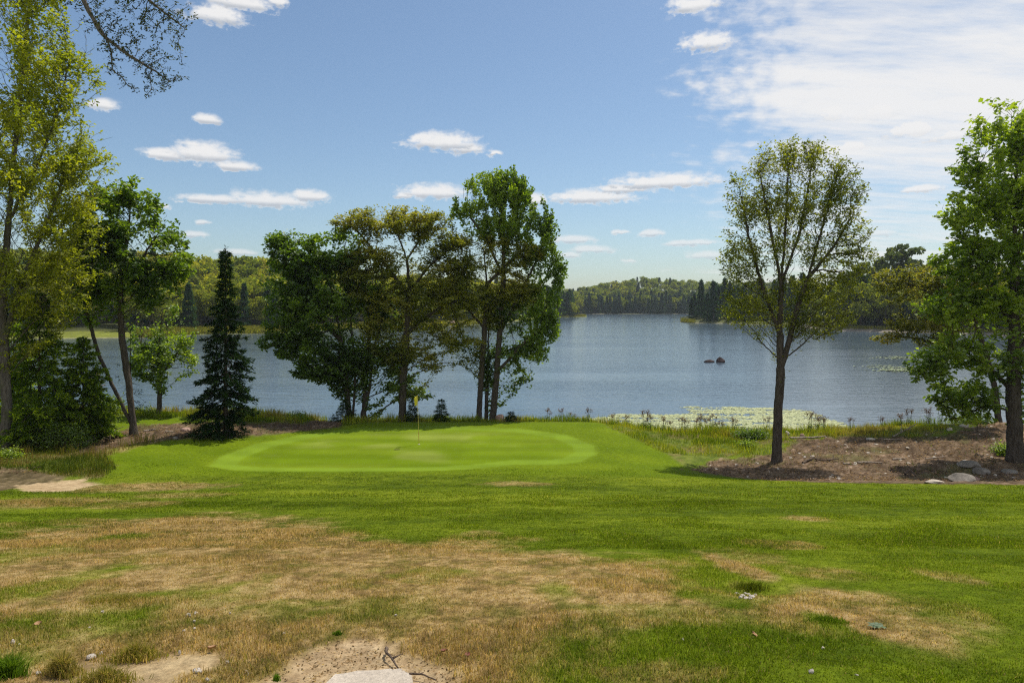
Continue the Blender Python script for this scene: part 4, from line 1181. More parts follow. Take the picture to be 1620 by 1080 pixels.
long_grass('shore_grass', 'tall yellow green grass and weeds along the near shore of the lake', 130000, (-38, 38), (37.5, 47), (.16, .46), (.014, .040), GC, RG, shore_keep, .45)
long_grass('rough_grass', 'rough yellow green grass and weeds on the slope left of the lone trunk', 60000, (4, 24), (33, 44), (.08, .28), (.012, .030), GC, RG,
           lambda x, y, z, F, R: (sdist(x, y, PG['wild_r']) > -.2) & (F['mulch'] < .6) & (R.random(len(x)) < .25 + .9 * S(.40, .6, fbm(x * .6, y * .6, 101, 4))), .8)
long_grass('rough_grass', 'tall seeding grass with reddish tops at the foot of the hemlocks', 42000, (-30, -12), (25, 34), (.10, .40), (.010, .022), [(.06, .09, .012), (.11, .135, .014), (.17, .16, .03), (.20, .13, .06)], RG,
           lambda x, y, z, F, R: (sdist(x, y, PG['rough_l']) > -.15) | ((sdist(x, y, PG['dry_l']) > 0) & (R.random(len(x)) < .4)), .5)
long_grass('weeds', 'scattered green weeds and dry stalks growing through the wood chips', 26000, (-24, 34), (26, 42), (.05, .22), (.012, .03), [(.05, .08, .012), (.11, .13, .02), (.20, .14, .07)], RG,
           lambda x, y, z, F, R: (F['mulch'] > .6) & (fbm(x * .55, y * .55, 103, 4) > .545) & (R.random(len(x)) < .6), .8)


def marsh(R):
    Vs, Fs, Ns, Cs, nv = [], [], [], [], 0
    for sh, n, pr, sr, hr in ((SH_left, 26000, (215, 800), (0, 15), (.6, 1.3)), (SH_point, 2500, (880, 926), (.5, 7), (.5, 1.0)), (SH_pen, 1500, (1078, 1100), (.3, 6), (.4, .9)), (SH_right, 3000, (1280, 1600), (2, 7), (.4, .9))):
        px, s = R.uniform(*pr, n), R.uniform(*sr, n)
        x, y, z = sh.place(px, s)
        v, f, c = blades(x, y, z, R.uniform(*hr, n), R.uniform(.15, .4, n), R, .5)
        col = np.array([.13, .15, .018])[None] * R.uniform(.6, 1.4, n)[:, None] + np.array([.08, .05, .01])[None] * R.random(n)[:, None]
        Vs.append(v); Fs.append(f + nv); Ns.append(c); nv += len(v); Cs.append(np.repeat(np.concatenate([col, np.ones((n, 1))], 1), 5, 0))
    me = np_mesh('marsh_grass', np.concatenate(Vs), np.concatenate(Fs), np.concatenate(Ns), False, [('Col', 'FLOAT_COLOR', 'POINT', np.concatenate(Cs))])
    tag(link_mesh('marsh_grass', me, M['blade']), 'pale green marsh grass along the far edges of the lake', 'grass', None, 'stuff')


marsh(RG)

# ------------------------------------------------------------------ floating leaves on the lake
def water_hit(px, py):
    y = EYE * FPX / (py - HY)
    return (px - CX) / FPX * y, y


def build_floaters():
    R = np.random.default_rng(55)
    poly = np.array([water_hit(a, b) for a, b in [(905, 666), (945, 660), (985, 655), (1040, 655), (1086, 654), (1092, 648), (1084, 645), (1100, 642), (1160, 643), (1230, 646), (1262, 648), (1300, 655), (1330, 664), (1345, 674), (1300, 690), (900, 690)]])
    n = 46000
    x = R.uniform(2, 25, n); y = R.uniform(40, 54.5, n)
    nn = fbm(x * .8, y * .9, 111, 4); n2 = fbm(x * .35, y * 1.6, 113, 3)
    d = sdist(x, y, poly) + (nn - .5) * 2.2
    k = (d > 0) & (R.random(n) < .35 + .9 * S(0, .8, d)) & ~((n2 > .55) & (R.random(n) < .85))
    x, y = x[k], y[k]; m = len(x)
    r = R.uniform(.05, .13, m)
    th = np.linspace(0, 2 * pi, 7)[:-1]
    ph = R.uniform(0, 6.28, m)
    z0 = .006 + R.random(m) * .012
    v = np.stack([x[:, None] + r[:, None] * np.cos(th[None] + ph[:, None]), y[:, None] + r[:, None] * np.sin(th[None] + ph[:, None]),
                  z0[:, None] + r[:, None] * .10 * R.uniform(-1, 1, (m, 6))], 2).reshape(-1, 3)
    c = np.array([.30, .33, .13])[None] * R.uniform(.7, 1.3, m)[:, None] + np.array([.12, .10, .06])[None] * (R.random(m)[:, None])
    me = np_mesh('floating_leaves', v, np.arange(m * 6).reshape(-1, 6), 6, False, [('Col', 'FLOAT_COLOR', 'POINT', np.repeat(np.concatenate([c, np.ones((m, 1))], 1), 6, 0))])
    mt, nt = new_mat('floating leaf'); at = node(nt, 'ShaderNodeAttribute', attribute_name='Col')
    p = node(nt, 'ShaderNodeBsdfPrincipled', inp={'Roughness': .45}); nt.links.new(at.outputs['Color'], p.inputs['Base Color'])
    o = node(nt, 'ShaderNodeOutputMaterial'); nt.links.new(p.outputs[0], o.inputs[0]); M['floating'] = mt
    tag(link_mesh('floating_leaves', me, mt), 'pale yellow green mat of floating leaves on the water by the near shore', 'water plants', None, 'stuff')
    # lily pads further out on the right
    xs, ys = [], []
    for (a, b, da, db, q) in [(1425, 566, 42, 2.2, 160), (1440, 584, 55, 3.5, 330), (1415, 586, 25, 1.5, 120), (1480, 572, 30, 3, 120), (1390, 580, 30, 2.5, 45)]:
        pa = a + R.normal(0, da * .5, q); pb = b + R.normal(0, db * .6, q)
        yy = EYE * FPX / (pb - HY); xs.append((pa - CX) / FPX * yy); ys.append(yy)
    x = np.concatenate(xs); y = np.concatenate(ys); m = len(x); r = R.uniform(.10, .26, m); ph = R.uniform(0, 6.28, m)
    th = np.linspace(0.2, 2 * pi - .2, 8)
    tilt = R.uniform(-.35, .45, m)
    vx = np.cos(th[None] + ph[:, None]) * r[:, None]; vy = np.sin(th[None] + ph[:, None]) * r[:, None]
    v = np.stack([x[:, None] + vx, y[:, None] + vy, .03 + np.abs(vy * tilt[:, None]) + R.random(m)[:, None] * .03], 2).reshape(-1, 3)
    c = np.array([.12, .16, .05])[None] * R.uniform(.5, 1.5, m)[:, None]
    me = np_mesh('lily_pads', v, np.arange(m * 8).reshape(-1, 8), 8, False, [('Col', 'FLOAT_COLOR', 'POINT', np.repeat(np.concatenate([c, np.ones((m, 1))], 1), 8, 0))])
    tag(link_mesh('lily_pads', me, mt), 'drift of lily pads on the open water left of the edge maple', 'water plants', None, 'stuff')


build_floaters()

# ------------------------------------------------------------------ tall weeds with brown seed heads by the water
def seed_weed(R, h):
    stems, heads = [], []
    for k in range(R.integers(3, 7)):
        b = np.array([R.normal(0, .07), R.normal(0, .07), -.03]); t = b + np.array([R.normal(0, .08), R.normal(0, .08), h * R.uniform(.75, 1.05)])
        p = np.stack([b, b * .4 + t * .6 + R.normal(0, .015, 3), t]); stems.append((p, np.array([.011, .009, .005]), 4))
        for j in range(R.integers(4, 8)):
            e = t + np.array([R.normal(0, .075), R.normal(0, .075), R.uniform(-.10, .09)])
            stems.append((np.stack([t - np.array([0, 0, .12]), (t + e) / 2, e]), np.array([.006, .005, .004]), 3))
            heads.append(e)
    H = np.array(heads)
    pos = np.repeat(H, 9, 0) + R.normal(0, 1, (len(H) * 9, 3)) * np.array([.028, .028, .035])
    hv = leaf_quads(pos, .05, .035, R, .2)
    lp = []
    for (p, _, ns) in stems:
        if ns == 4: lp.append(p[0] + (p[2] - p[0]) * R.uniform(.08, .6, (16, 1)) + R.normal(0, .03, (16, 3)))
    lp = np.concatenate(lp); lp[:, 2] = np.maximum(lp[:, 2], .02)
    lv = leaf_quads(lp, .15, .035, R, .3, None, 0, .2)
    return stems, hv, lv


def build_weeds():
    R = np.random.default_rng(818)
    protos = []
    for k in range(5):
        st, hv, lv = seed_weed(R, R.uniform(.75, 1.1))
        tm = tubes_mesh('weed_stem_%d' % k, st); ns = len(tm.vertices)
        tv = np.empty(ns * 3, np.float32); tm.vertices.foreach_get('co', tv); tl = np.empty(len(tm.loops), np.int32); tm.loops.foreach_get('vertex_index', tl)
        nf, nh = len(tm.polygons), len(hv) // 4
        a = np_mesh('weed_stalks_%d' % k, np.concatenate([tv.reshape(-1, 3), hv]), np.concatenate([tl, np.arange(len(hv)) + ns]), 4, False,
                    [('tint', 'FLOAT', 'FACE', np.clip(R.normal(.4, .2, nf + nh), 0, 1))], np.concatenate([np.zeros(nf), np.ones(nh)]))
        a.materials.append(M['brown_wood']); a.materials.append(M['needle_brown'])
        c = np_mesh('weed_leaf_%d' % k, lv, np.arange(len(lv)).reshape(-1, 4), 4, False, [('tint', 'FLOAT', 'FACE', np.clip(R.normal(.4, .2, len(lv) // 4), 0, 1))]); c.materials.append(M['leaf_maple'])
        protos.append((a, c))
    spots = [(1022, 672), (1027, 673), (1052, 674), (1058, 674), (1080, 672), (1084, 673), (1104, 671), (1110, 672), (1119, 672), (1126, 671), (1133, 672), (1142, 672), (970, 668), (990, 670), (930, 664), (1160, 672), (1213, 672),
             (1279, 673), (1293, 674), (1304, 674), (1345, 676), (1395, 676), (1425, 674), (1440, 673), (888, 663), (905, 664), (868, 662), (1470, 671), (1487, 670)]
    for i, (px, py) in enumerate(spots):
        y = 41.5 + R.uniform(-.4, 1.2) if px < 1000 else 39.6 + R.uniform(-.6, .9)
        x = (px - CX) / FPX * y; z = float(terrain(x, y))
        r = empty('seed_weed', (x, y, z), 'tall weed with brown seed heads standing in the shore grass against the water', 'weed', 'brown topped weeds along the near shore')
        s = R.uniform(.75, 1.15); r.scale = (s, s, s); r.rotation_euler = (0, 0, R.uniform(0, 6.28))
        for nm, me in zip(('stalks', 'leaves'), protos[R.integers(5)]):
            o = bpy.data.objects.new(nm, me); COL.objects.link(o); o.parent = r


build_weeds()

# ------------------------------------------------------------------ flagstick on the green
def build_flag():
    px, py = 663, 703
    x, y = ground_hit(px, py); z = float(terrain(x, y))
    h = 2.45
    root = empty('flagstick', (x, y, z), 'thin flagstick with a small yellow flag planted in the putting green', 'flagstick')
    zz = np.linspace(-.1, h, 9)
    link_mesh('pole', tubes_mesh('pole', [(np.stack([zz * -.035, zz * 0, zz], 1), np.full(9, .011), 10)]), pole_mat(), root)
    # hanging pennant: a cloth of 8 x 10 cells, folded by its own weight
    nu, nv = 10, 9
    vs = []
    for j in range(nv):
        for i in range(nu):
            u, v = i / (nu - 1), j / (nv - 1)
            d = .22 * u * (1 - .30 * v)
            fx = -.012 - d * .80; fy = .055 * sin(u * 7.0 + v * 2) * u; fz = h - .03 - .46 * v * (1 - .12 * u) - .13 * u
            vs.append((fx - .035 * (h - .2), fy, fz))
    q = []
    for j in range(nv - 1):
        for i in range(nu - 1): q += [j * nu + i, j * nu + i + 1, (j + 1) * nu + i + 1, (j + 1) * nu + i]
    fl = link_mesh('flag', np_mesh('flag', vs, q, 4, True), plain_mat('yellow flag cloth', (.62, .52, .03), .8, .12), root)
    sm = fl.modifiers.new('thickness', 'SOLIDIFY'); sm.thickness = .004
    # the rim of the hole
    t = np.linspace(0, 2 * pi, 25)
    link_mesh('cup', tubes_mesh('cup', [(np.stack([.054 * np.cos(t), .054 * np.sin(t), np.full(25, .012)], 1), np.full(25, .006), 6)]), plain_mat('white cup rim', (.7, .7, .68), .5, .05), root)


def pole_mat():
    m, nt = new_mat('white pole with red foot'); L = nt.links
    tc = node(nt, 'ShaderNodeTexCoord'); s = node(nt, 'ShaderNodeSeparateXYZ'); L.new(tc.outputs['Object'], s.inputs[0])
    mr = node(nt, 'ShaderNodeMapRange', inp={1: .60, 2: .62}); L.new(s.outputs[2], mr.inputs[0])
    c = ramp(nt, mr.outputs[0], [(0, (.50, .16, .05)), (1, (.50, .42, .10))])
    p = node(nt, 'ShaderNodeBsdfPrincipled', inp={'Roughness': .45}); L.new(c, p.inputs['Base Color'])
    o = node(nt, 'ShaderNodeOutputMaterial'); L.new(p.outputs[0], o.inputs[0])
    return m


build_flag()


# ------------------------------------------------------------------ stones
def rock_bm(R, sx, sy, sz, facets=9, sub=3, rough=.10):
    import bmesh
    bm = bmesh.new(); bmesh.ops.create_icosphere(bm, subdivisions=sub, radius=1)
    N = R.normal(0, 1, (facets, 3)); N /= np.linalg.norm(N, axis=1)[:, None]; D = R.uniform(.55, .9, facets)
    o = R.uniform(0, 50, 3)
    for v in bm.verts:
        p = np.array(v.co)
        for n, d in zip(N, D):
            k = p @ n
            if k > d: p = p - n * (k - d) * .92
        q = p * 2.2 + o
        p = p * (1 + rough * (float(fbm(q[0] + q[2], q[1] - q[2], 7, 4)) - .5) * 2)
        v.co = (p[0] * sx, p[1] * sy, p[2] * sz)
    me = bpy.data.meshes.new('stone'); bm.to_mesh(me); bm.free()
    me.polygons.foreach_set('use_smooth', np.zeros(len(me.polygons), bool))
    return me


def rock(name, label, px, py, wpx, hpx, mat, seed, y=None, group=None, sink=.35, depth=.8, rot=None, cat='rock', z=None, sub=3, tilt=0.0):
    R = np.random.default_rng(seed)
    if y is None: x, y = ground_hit(px, py)
    x = (px - CX) / FPX * y
    sx = wpx / FPX * y / 2; hz = hpx / FPX * y
    z0 = float(terrain(x, y)) if z is None else z
    sz = hz / (2 * (1 - sink)) * 1.15
    me = rock_bm(R, sx, sx * depth, sz, sub=sub); me.materials.append(mat)
    o = bpy.data.objects.new(name, me); COL.objects.link(o)
    o.location = (x, y, z0 + sz * (1 - 2 * sink)); o.rotation_euler = (R.uniform(-.1, .1), tilt, R.uniform(-.3, .3) if rot is None else rot)
    return tag(o, label, cat, group)


# two rocks in the lake
yl = EYE * FPX / (573 - HY)
rock('lake_rock', 'dark reddish wedge of rock standing out of the open water', 1141, 573, 16, 7.5, M['stone_dark'], 41, y=yl, z=0, sink=.45, tilt=-.5)
rock('lake_rock', 'flat dark rock barely above the water left of the reddish wedge', 1121, 573, 19, 3.6, M['stone_dark'], 2, y=yl + .6, z=0, sink=.42, tilt=.04)
rock('boulder', 'rounded pink boulder behind the three trunks right of the group', 791, 668, 17, 13, M['stone_pink'], 3, y=43.2, sink=.25)
x, y, z = SH_left.place([714], [2.0])
rock('boulder', 'reddish boulder on the far grassy bank seen between the oak and the three trunks', 714, 512, 12, 7, M['stone_pink'], 4, y=float(y[0]), z=float(z[0]), sink=.2)
# slabs and stones of the bare soil on the right
rock('boulder', 'broad grey boulder at the lawn edge in front of the edge maple', 1520, 761, 44, 11, M['stone_grey'], 5, sink=.3)
rock('boulder', 'grey boulder in the dappled shade left of the edge maple trunk', 1552, 749, 26, 9, M['stone_grey'], 6, sink=.3)
rock('stone', 'flat tan stone at the lawn edge left of the broad grey boulder', 1478, 764, 30, 5, M['stone_tan'], 7, sink=.4)
rock('stone', 'small brown stone right of the broad grey boulder', 1543, 760, 14, 7, M['stone_pink'], 8, sink=.3)
rock('boulder', 'grey stone in the shade at the right edge in front of the maple trunk', 1597, 748, 24, 6, M['stone_grey'], 9, sink=.3)
rock('boulder', 'low grey stone under the broad shade of the edge maple', 1535, 737, 40, 7, M['stone_grey'], 10, sink=.4)
rock('stone', 'white stone in the weeds right of the lone trunk', 1246, 688, 9, 6, M['stone_pale'], 11, sink=.25)
rock('stone', 'brown stone beside the pale plank right of the lone trunk', 1269, 691, 8, 5, M['stone_pink'], 12, sink=.3)
rock('stone', 'pale stone on the bare bank under the low maple boughs', 1531, 675, 26, 5, M['stone_tan'], 13, sink=.4)
rock('stone', 'flat pale stone in the soil left of the upper dead branches', 1377, 695, 14, 3.5, M['stone_pale'], 14, sink=.4)
rock('stone', 'pale stone at the top of the bare bank left of the edge maple', 1502, 680, 12, 4, M['stone_pale'], 15, sink=.4)
# left bank
rock('stone', 'pinkish flat stone on the wood chips left of the spruce', 294, 681, 17, 5, M['stone_pink'], 16, sink=.4)
rock('stone', 'grey stone in the shadow at the foot of the spruce', 277, 694, 10, 3.5, M['stone_grey'], 17, sink=.4)

# scattered pebbles of one kind on both bare patches
Rs = np.random.default_rng(606)
pm = [rock_bm(Rs, .085, .07, .045, sub=2) for _ in range(5)]
for k, me in enumerate(pm): me.materials.append(M['stone_pale'] if k % 2 else M['stone_tan'])
cnt = 0
while cnt < 85:
    x, y = Rs.uniform(6, 27), Rs.uniform(27.5, 40)
    if x > .76 * y or float(fields(np.array([x]), np.array([y]))['mulch'][0]) < .7: continue
    o = bpy.data.objects.new('pebble', pm[Rs.integers(5)]); COL.objects.link(o)
    s = Rs.uniform(.35, 1.25); o.scale = (s * Rs.uniform(.8, 1.6), s, s); o.location = (x, y, float(terrain(x, y)) + .01); o.rotation_euler = (0, 0, Rs.uniform(0, 6.28))
    tag(o, 'small pale stone lying on the bare brown soil around the lone tree and edge maple', 'stone', 'pebbles on the bare soil at the right')
    cnt += 1

# slab and stones of the foreground
def build_slab():
    import bmesh
    bm = bmesh.new()
    pts = [(527, 1077), (565, 1072), (618, 1067), (636, 1069), (652, 1080), (655, 1130), (600, 1190), (520, 1180), (500, 1110)]
    P = [ground_hit(a, b) for a, b in pts]
    cx = sum(p[0] for p in P) / len(P); cy = sum(p[1] for p in P) / len(P); z0 = float(terrain(cx, cy))
    Q = []
    for i in range(len(P)):
        for t in (0, .33, .66):
            a, b = P[i], P[(i + 1) % len(P)]
            Q.append((a[0] * (1 - t) + b[0] * t - cx + Rs.normal(0, .006), a[1] * (1 - t) + b[1] * t - cy + Rs.normal(0, .006)))
    zt = lambda x, y: float(terrain(cx + x, cy + y)) - z0 + .035
    top = [bm.verts.new((x, y, zt(x, y))) for x, y in Q]
    bot = [bm.verts.new((x * 1.03, y * 1.03, zt(x, y) - .16)) for x, y in Q]
    bm.faces.new(top)
    for i in range(len(Q)):
        j = (i + 1) % len(Q); bm.faces.new((top[j], top[i], bot[i], bot[j]))
    bmesh.ops.recalc_face_normals(bm, faces=bm.faces)
    bmesh.ops.bevel(bm, geom=[e for e in bm.edges if all(v in top for v in e.verts)], offset=.012, segments=2, affect='EDGES')
    me = bpy.data.meshes.new('slab'); bm.to_mesh(me); bm.free(); me.materials.append(M['stone_tan'])
    o = bpy.data.objects.new('stone_slab', me); COL.objects.link(o); o.location = (cx, cy, z0)
    tag(o, 'flat tan stone slab set in the sand at the bottom edge', 'slab')


build_slab()
FG = [(298, 976, 8, 6), (307, 983, 5, 3), (310, 972, 9, 5), (291, 1000, 6, 5), (308, 996, 6, 4), (142, 994, 5, 3), (162, 969, 6, 4), (20, 1017, 8, 6), (31, 1020, 5, 3), (145, 1041, 16, 6), (160, 1036, 7, 5), (284, 1034, 5, 6), (288, 995, 4, 3),
      (312, 1064, 18, 6), (390, 1068, 8, 7), (328, 1078, 8, 6), (360, 1048, 7, 4), (20, 1050, 14, 8), (60, 1066, 10, 5), (626, 974, 5, 3), (364, 971, 4, 3), (1302, 1026, 6, 4), (1283, 1064, 10, 7), (1355, 1070, 7, 4), (1080, 1012, 4, 3), (449, 1003, 5, 3)]
for i, (px, py, w, h) in enumerate(FG):
    rock('small_stone', 'small white stone lying in the dry foreground grass', px, py, w, h, M['stone_pale'], 200 + i, group='white stones in the foreground grass', sink=.25, cat='stone', sub=2)
for i, (dx, dy, w) in enumerate([(-14, 2, 9), (-5, 5, 11), (4, 3, 8), (10, 6, 12), (-9, 7, 7), (1, 8, 9), (15, 4, 6), (7, 9, 7), (-1, 2, 6)]):
    rock('hollow_stone', 'pale stone lying in the small hollow of the lawn', 1180 + dx, 939 + dy, w, 4, M['stone_pale'], 300 + i, group='stones in the lawn hollow', sink=.3, cat='stone', sub=2)


# ------------------------------------------------------------------ fallen wood
def branch(name, label, pts, r, mat, seed, twigs=3, group=None, lift=.02, cat='branch', kind=None):
    """pts: photo points along the ground (column, row, height above ground m)."""
    R = np.random.default_rng(seed)
    W = []
    for p in pts:
        x, y = ground_hit(p[0], p[1]); W.append((x, y, float(terrain(x, y)) + (p[2] if len(p) > 2 else 0) + r * .7))
    W = np.array(W)
    n = max(6, len(W) * 4)
    t = np.linspace(0, len(W) - 1, n)
    C = np.stack([np.interp(t, np.arange(len(W)), W[:, k]) for k in range(3)], 1)
    ln = np.linalg.norm(C[-1] - C[0])
    C[1:-1] += R.normal(0, .012 * ln, (n - 2, 3)) * np.array([1, 1, .4])
    tubes = [(C, np.linspace(r, r * .45, n), 7)]
    for k in range(twigs):
        i = R.integers(1, n - 1); d = C[-1] - C[0]; d /= np.linalg.norm(d) + 1e-9
        s = R.choice([-1, 1]); q = d * R.uniform(.2, .9) + s * np.array([-d[1], d[0], 0]) * .7 + np.array([0, 0, R.uniform(.05, .6)])
        L_ = ln * R.uniform(.12, .3); e = C[i] + q * L_
        tubes.append((np.stack([C[i], (C[i] + e) / 2 + R.normal(0, .02 * L_, 3), e]), np.array([r * .5, r * .35, r * .2]), 5))
    o0 = C[0].copy()
    tubes = [(p - o0, rr, ns) for p, rr, ns in tubes]
    o = link_mesh(name, tubes_mesh(name, tubes), mat, None, o0)
    return tag(o, label, cat, group)


branch('dead_branch', 'long pale dead branch lying against the wood chip bank below the twin stemmed maple', [(125, 704, 0), (150, 692, .1), (172, 684, .25), (190, 690, .02)], .05, M['dead_wood'], 1, 6)
branch('dead_branch', 'dark forked dead branch propped on the left wood chip bank', [(165, 694, .0), (175, 699, .05), (171, 688, .30)], .045, M['brown_wood'], 2, 3)
branch('dead_branch', 'bent dead bough lying at the foot of the left hemlock shade', [(112, 712, 0), (128, 706, .08), (140, 702, .02)], .06, M['brown_wood'], 3, 4)
branch('log', 'short weathered log on the wood chips right of the twin stemmed maple', [(228, 683), (246, 680)], .06, M['dead_wood'], 4, 2, cat='log')
branch('log', 'pale split log on the wood chips left of the spruce trunk', [(262, 683), (276, 684)], .05, M['dead_wood'], 5, 1, cat='log')
branch('dead_branch', 'brown branch on the soil in front of the lone tree', [(1270, 733), (1285, 728, .06), (1303, 730, .02), (1327, 728, .03)], .055, M['brown_wood'], 6, 5)
branch('log', 'long pale peeled log lying right of the lone trunk by the shore grass', [(1250, 694), (1280, 693), (1306, 691)], .07, M['dead_wood'], 7, 0, cat='log')
branch('log', 'pale bark plank on the soil midway between lone tree and edge maple', [(1356, 732), (1375, 732), (1396, 733)], .05, M['dead_wood'], 8, 0, cat='log')
branch('log', 'short pale log on the soil just right of the fallen brown branch', [(1334, 734), (1350, 735)], .05, M['dead_wood'], 9, 0, cat='log')
branch('dead_branch', 'grey dead branches heaped at the edge of the shore grass right of the lone tree', [(1412, 692, .02), (1430, 687, .16), (1451, 683, .45)], .045, M['dead_wood'], 10, 8)
branch('dead_branch', 'gnarled dark stick on the soil before the lawn edge', [(1432, 752, .02), (1440, 750, .18), (1448, 754, .02)], .045, M['brown_wood'], 11, 5)
branch('log', 'long pale log across the top of the bare bank', [(1398, 696), (1424, 696)], .05, M['dead_wood'], 12, 0, cat='log')
branch('log', 'weathered pale log in the middle of the bare soil', [(1412, 727), (1432, 726)], .045, M['dead_wood'], 13, 0, cat='log')
branch('dead_branch', 'thin branch lying on the soil right of the middle log', [(1464, 726), (1496, 724, .03)], .03, M['dead_wood'], 14, 2)
branch('stump', 'thin dark stump standing on the bank under the low maple boughs', [(1546, 684, 0), (1546, 683, .35)], .05, M['brown_wood'], 15, 2, cat='stump')
branch('dead_branch', 'short dead stick in the weeds above the sand on the left', [(50, 742, .02), (66, 741, .03)], .04, M['brown_wood'], 16, 3)
branch('twig', 'dark crooked twig lying on the foreground sand', [(611, 1029, .01), (613, 1040, .015), (622, 1049, .01), (630, 1059, .0)], .008, M['brown_wood'], 17, 2, cat='twig')
branch('twig', 'thin twig at the right rim of the foreground sand', [(640, 1068, 0), (668, 1071, .01), (690, 1077, 0)], .006, M['brown_wood'], 18, 3, cat='twig')
branch('stick', 'dark short stick lying on the putting green left of the flagstick', [(624, 711.5), (633, 711)], .022, M['brown_wood'], 19, 0, cat='stick')

# chips and litter over the bare soil: nobody could count them
def litter():
    R = np.random.default_rng(717)
    n = 42000
    x = R.uniform(-26, 36, n); y = R.uniform(25.5, 42, n)
    F = fields(x, y); k = (F['mulch'] > .45) & (np.abs(x) < .82 * y); x, y = x[k], y[k]; m = len(x)
    z = terrain(x, y)
    v = leaf_quads(np.stack([x, y, z + .02], 1), .15, .045, R, 1.2)
    c = np.array([.20, .13, .085])[None] * R.uniform(.35, 1.5, m)[:, None] + (R.random(m) < .12)[:, None] * np.array([.18, .15, .11])[None]
    me = np_mesh('wood_chips', v, np.arange(len(v)).reshape(-1, 4), 4, False, [('Col', 'FLOAT_COLOR', 'POINT', np.repeat(np.concatenate([np.clip(c, 0, 1), np.ones((m, 1))], 1), 4, 0))])
    tag(link_mesh('wood_chips', me, M['blade']), 'brown wood chips and bark litter strewn over the bare soil', 'wood chips', None, 'stuff')
    # crumbs on the foreground sand
    n = 2200
    pts = PG['sand']; x = R.uniform(pts[:, 0].min(), pts[:, 0].max(), n); y = R.uniform(max(2.4, pts[:, 1].min()), pts[:, 1].max() + .1, n)
    F = fields(x, y); k = F['sand'] > .2; x, y = x[k], y[k]; m = len(x)
    v = leaf_quads(np.stack([x, y, terrain(x, y) - F['sand'][k] * .02 + .004], 1), .016, .010, R, .6)
    c = np.array([.30, .22, .13])[None] * R.uniform(.25, 1.6, m)[:, None]
    me = np_mesh('sand_crumbs', v, np.arange(len(v)).reshape(-1, 4), 4, False, [('Col', 'FLOAT_COLOR', 'POINT', np.repeat(np.concatenate([np.clip(c, 0, 1), np.ones((m, 1))], 1), 4, 0))])
    tag(link_mesh('sand_crumbs', me, M['blade']), 'crumbs of earth and grit on the foreground sand', 'grit', None, 'stuff')


litter()


# dry fallen leaves of the foreground
def dry_leaf(label, px, py, size, mat, seed):
    R = np.random.default_rng(seed); x, y = ground_hit(px, py); s = size / FPX * y
    vs, q = [], []
    for j in range(7):
        t = j / 6; w = s * .36 * math.sin(pi * min(1, t * .9 + .08)) * (1 + .35 * (j % 2))
        for k in (-1, 0, 1): vs.append((s * (t - .5), k * w, .004 + s * (.28 * abs(k) + .25 * (t - .5) ** 2 + R.uniform(0, .08))))
    for j in range(6):
        for k in (0, 1): q += [j * 3 + k, j * 3 + k + 1, (j + 1) * 3 + k + 1, (j + 1) * 3 + k]
    o = link_mesh('fallen_leaf', np_mesh('fallen_leaf', vs, q, 4, True), mat, None, (x, y, float(terrain(x, y)) + .012))
    o.rotation_euler = (R.uniform(-.3, .3), R.uniform(-.5, .1), R.uniform(0, 6.28))
    tag(o, label, 'leaf')


ml_red = plain_mat('red brown dry leaf', (.20, .06, .03), .7); ml_tan = plain_mat('tan dry leaf', (.36, .20, .09), .7)
dry_leaf('red brown curled fallen leaf at the right rim of the foreground sand', 703, 1036, 12, ml_red, 1)
dry_leaf('red brown fallen leaf standing on edge in the grass right of the sand', 740, 1043, 11, ml_red, 2)
dry_leaf('orange tan fallen leaf in the green grass in front of the lawn hollow', 1192, 1009, 10, ml_tan, 3)
dry_leaf('tan fallen leaf in the grass at the lower left', 60, 992, 10, ml_tan, 4)
dry_leaf('tan fallen leaf in the dry grass left of the sand', 335, 1031, 12, ml_tan, 5)


# tufts of longer grass in the foreground
def tuft(label, px, py, wpx, hm, n, cols, seed, name='grass_tuft', lean=.8, wd=.004):
    R = np.random.default_rng(seed); x, y = ground_hit(px, py); rad = wpx / FPX * y / 2
    a = R.uniform(0, 2 * pi, n); rr = rad * np.minimum(1.5, np.abs(R.normal(0, .55, n))) * (.7 + .6 * vnoise(np.cos(a) * 1.7 + seed * 3.1, np.sin(a) * 1.7, 3))
    xs, ys = np.cos(a) * rr, np.sin(a) * rr * .6
    zs = terrain(x + xs, y + ys) - float(terrain(x, y))
    h = hm * R.uniform(.35, 1.5, n) * (1.05 - .45 * np.minimum(1.4, rr / rad)) * (.5 + fbm(xs * 14, ys * 14, seed, 2))
    v, f, cnt = blades(xs, ys, zs, h, np.full(n, wd) * R.uniform(.7, 1.3, n), R, lean)
    C = np.array(cols)[R.integers(len(cols), size=n)] * R.uniform(.7, 1.3, n)[:, None]
    o = link_mesh(name, np_mesh(name, v, f, cnt, False, [('Col', 'FLOAT_COLOR', 'POINT', np.repeat(np.concatenate([C, np.ones((n, 1))], 1), 5, 0))]), M['blade'], None, (x, y, float(terrain(x, y))))
    tag(o, label, 'grass tuft')


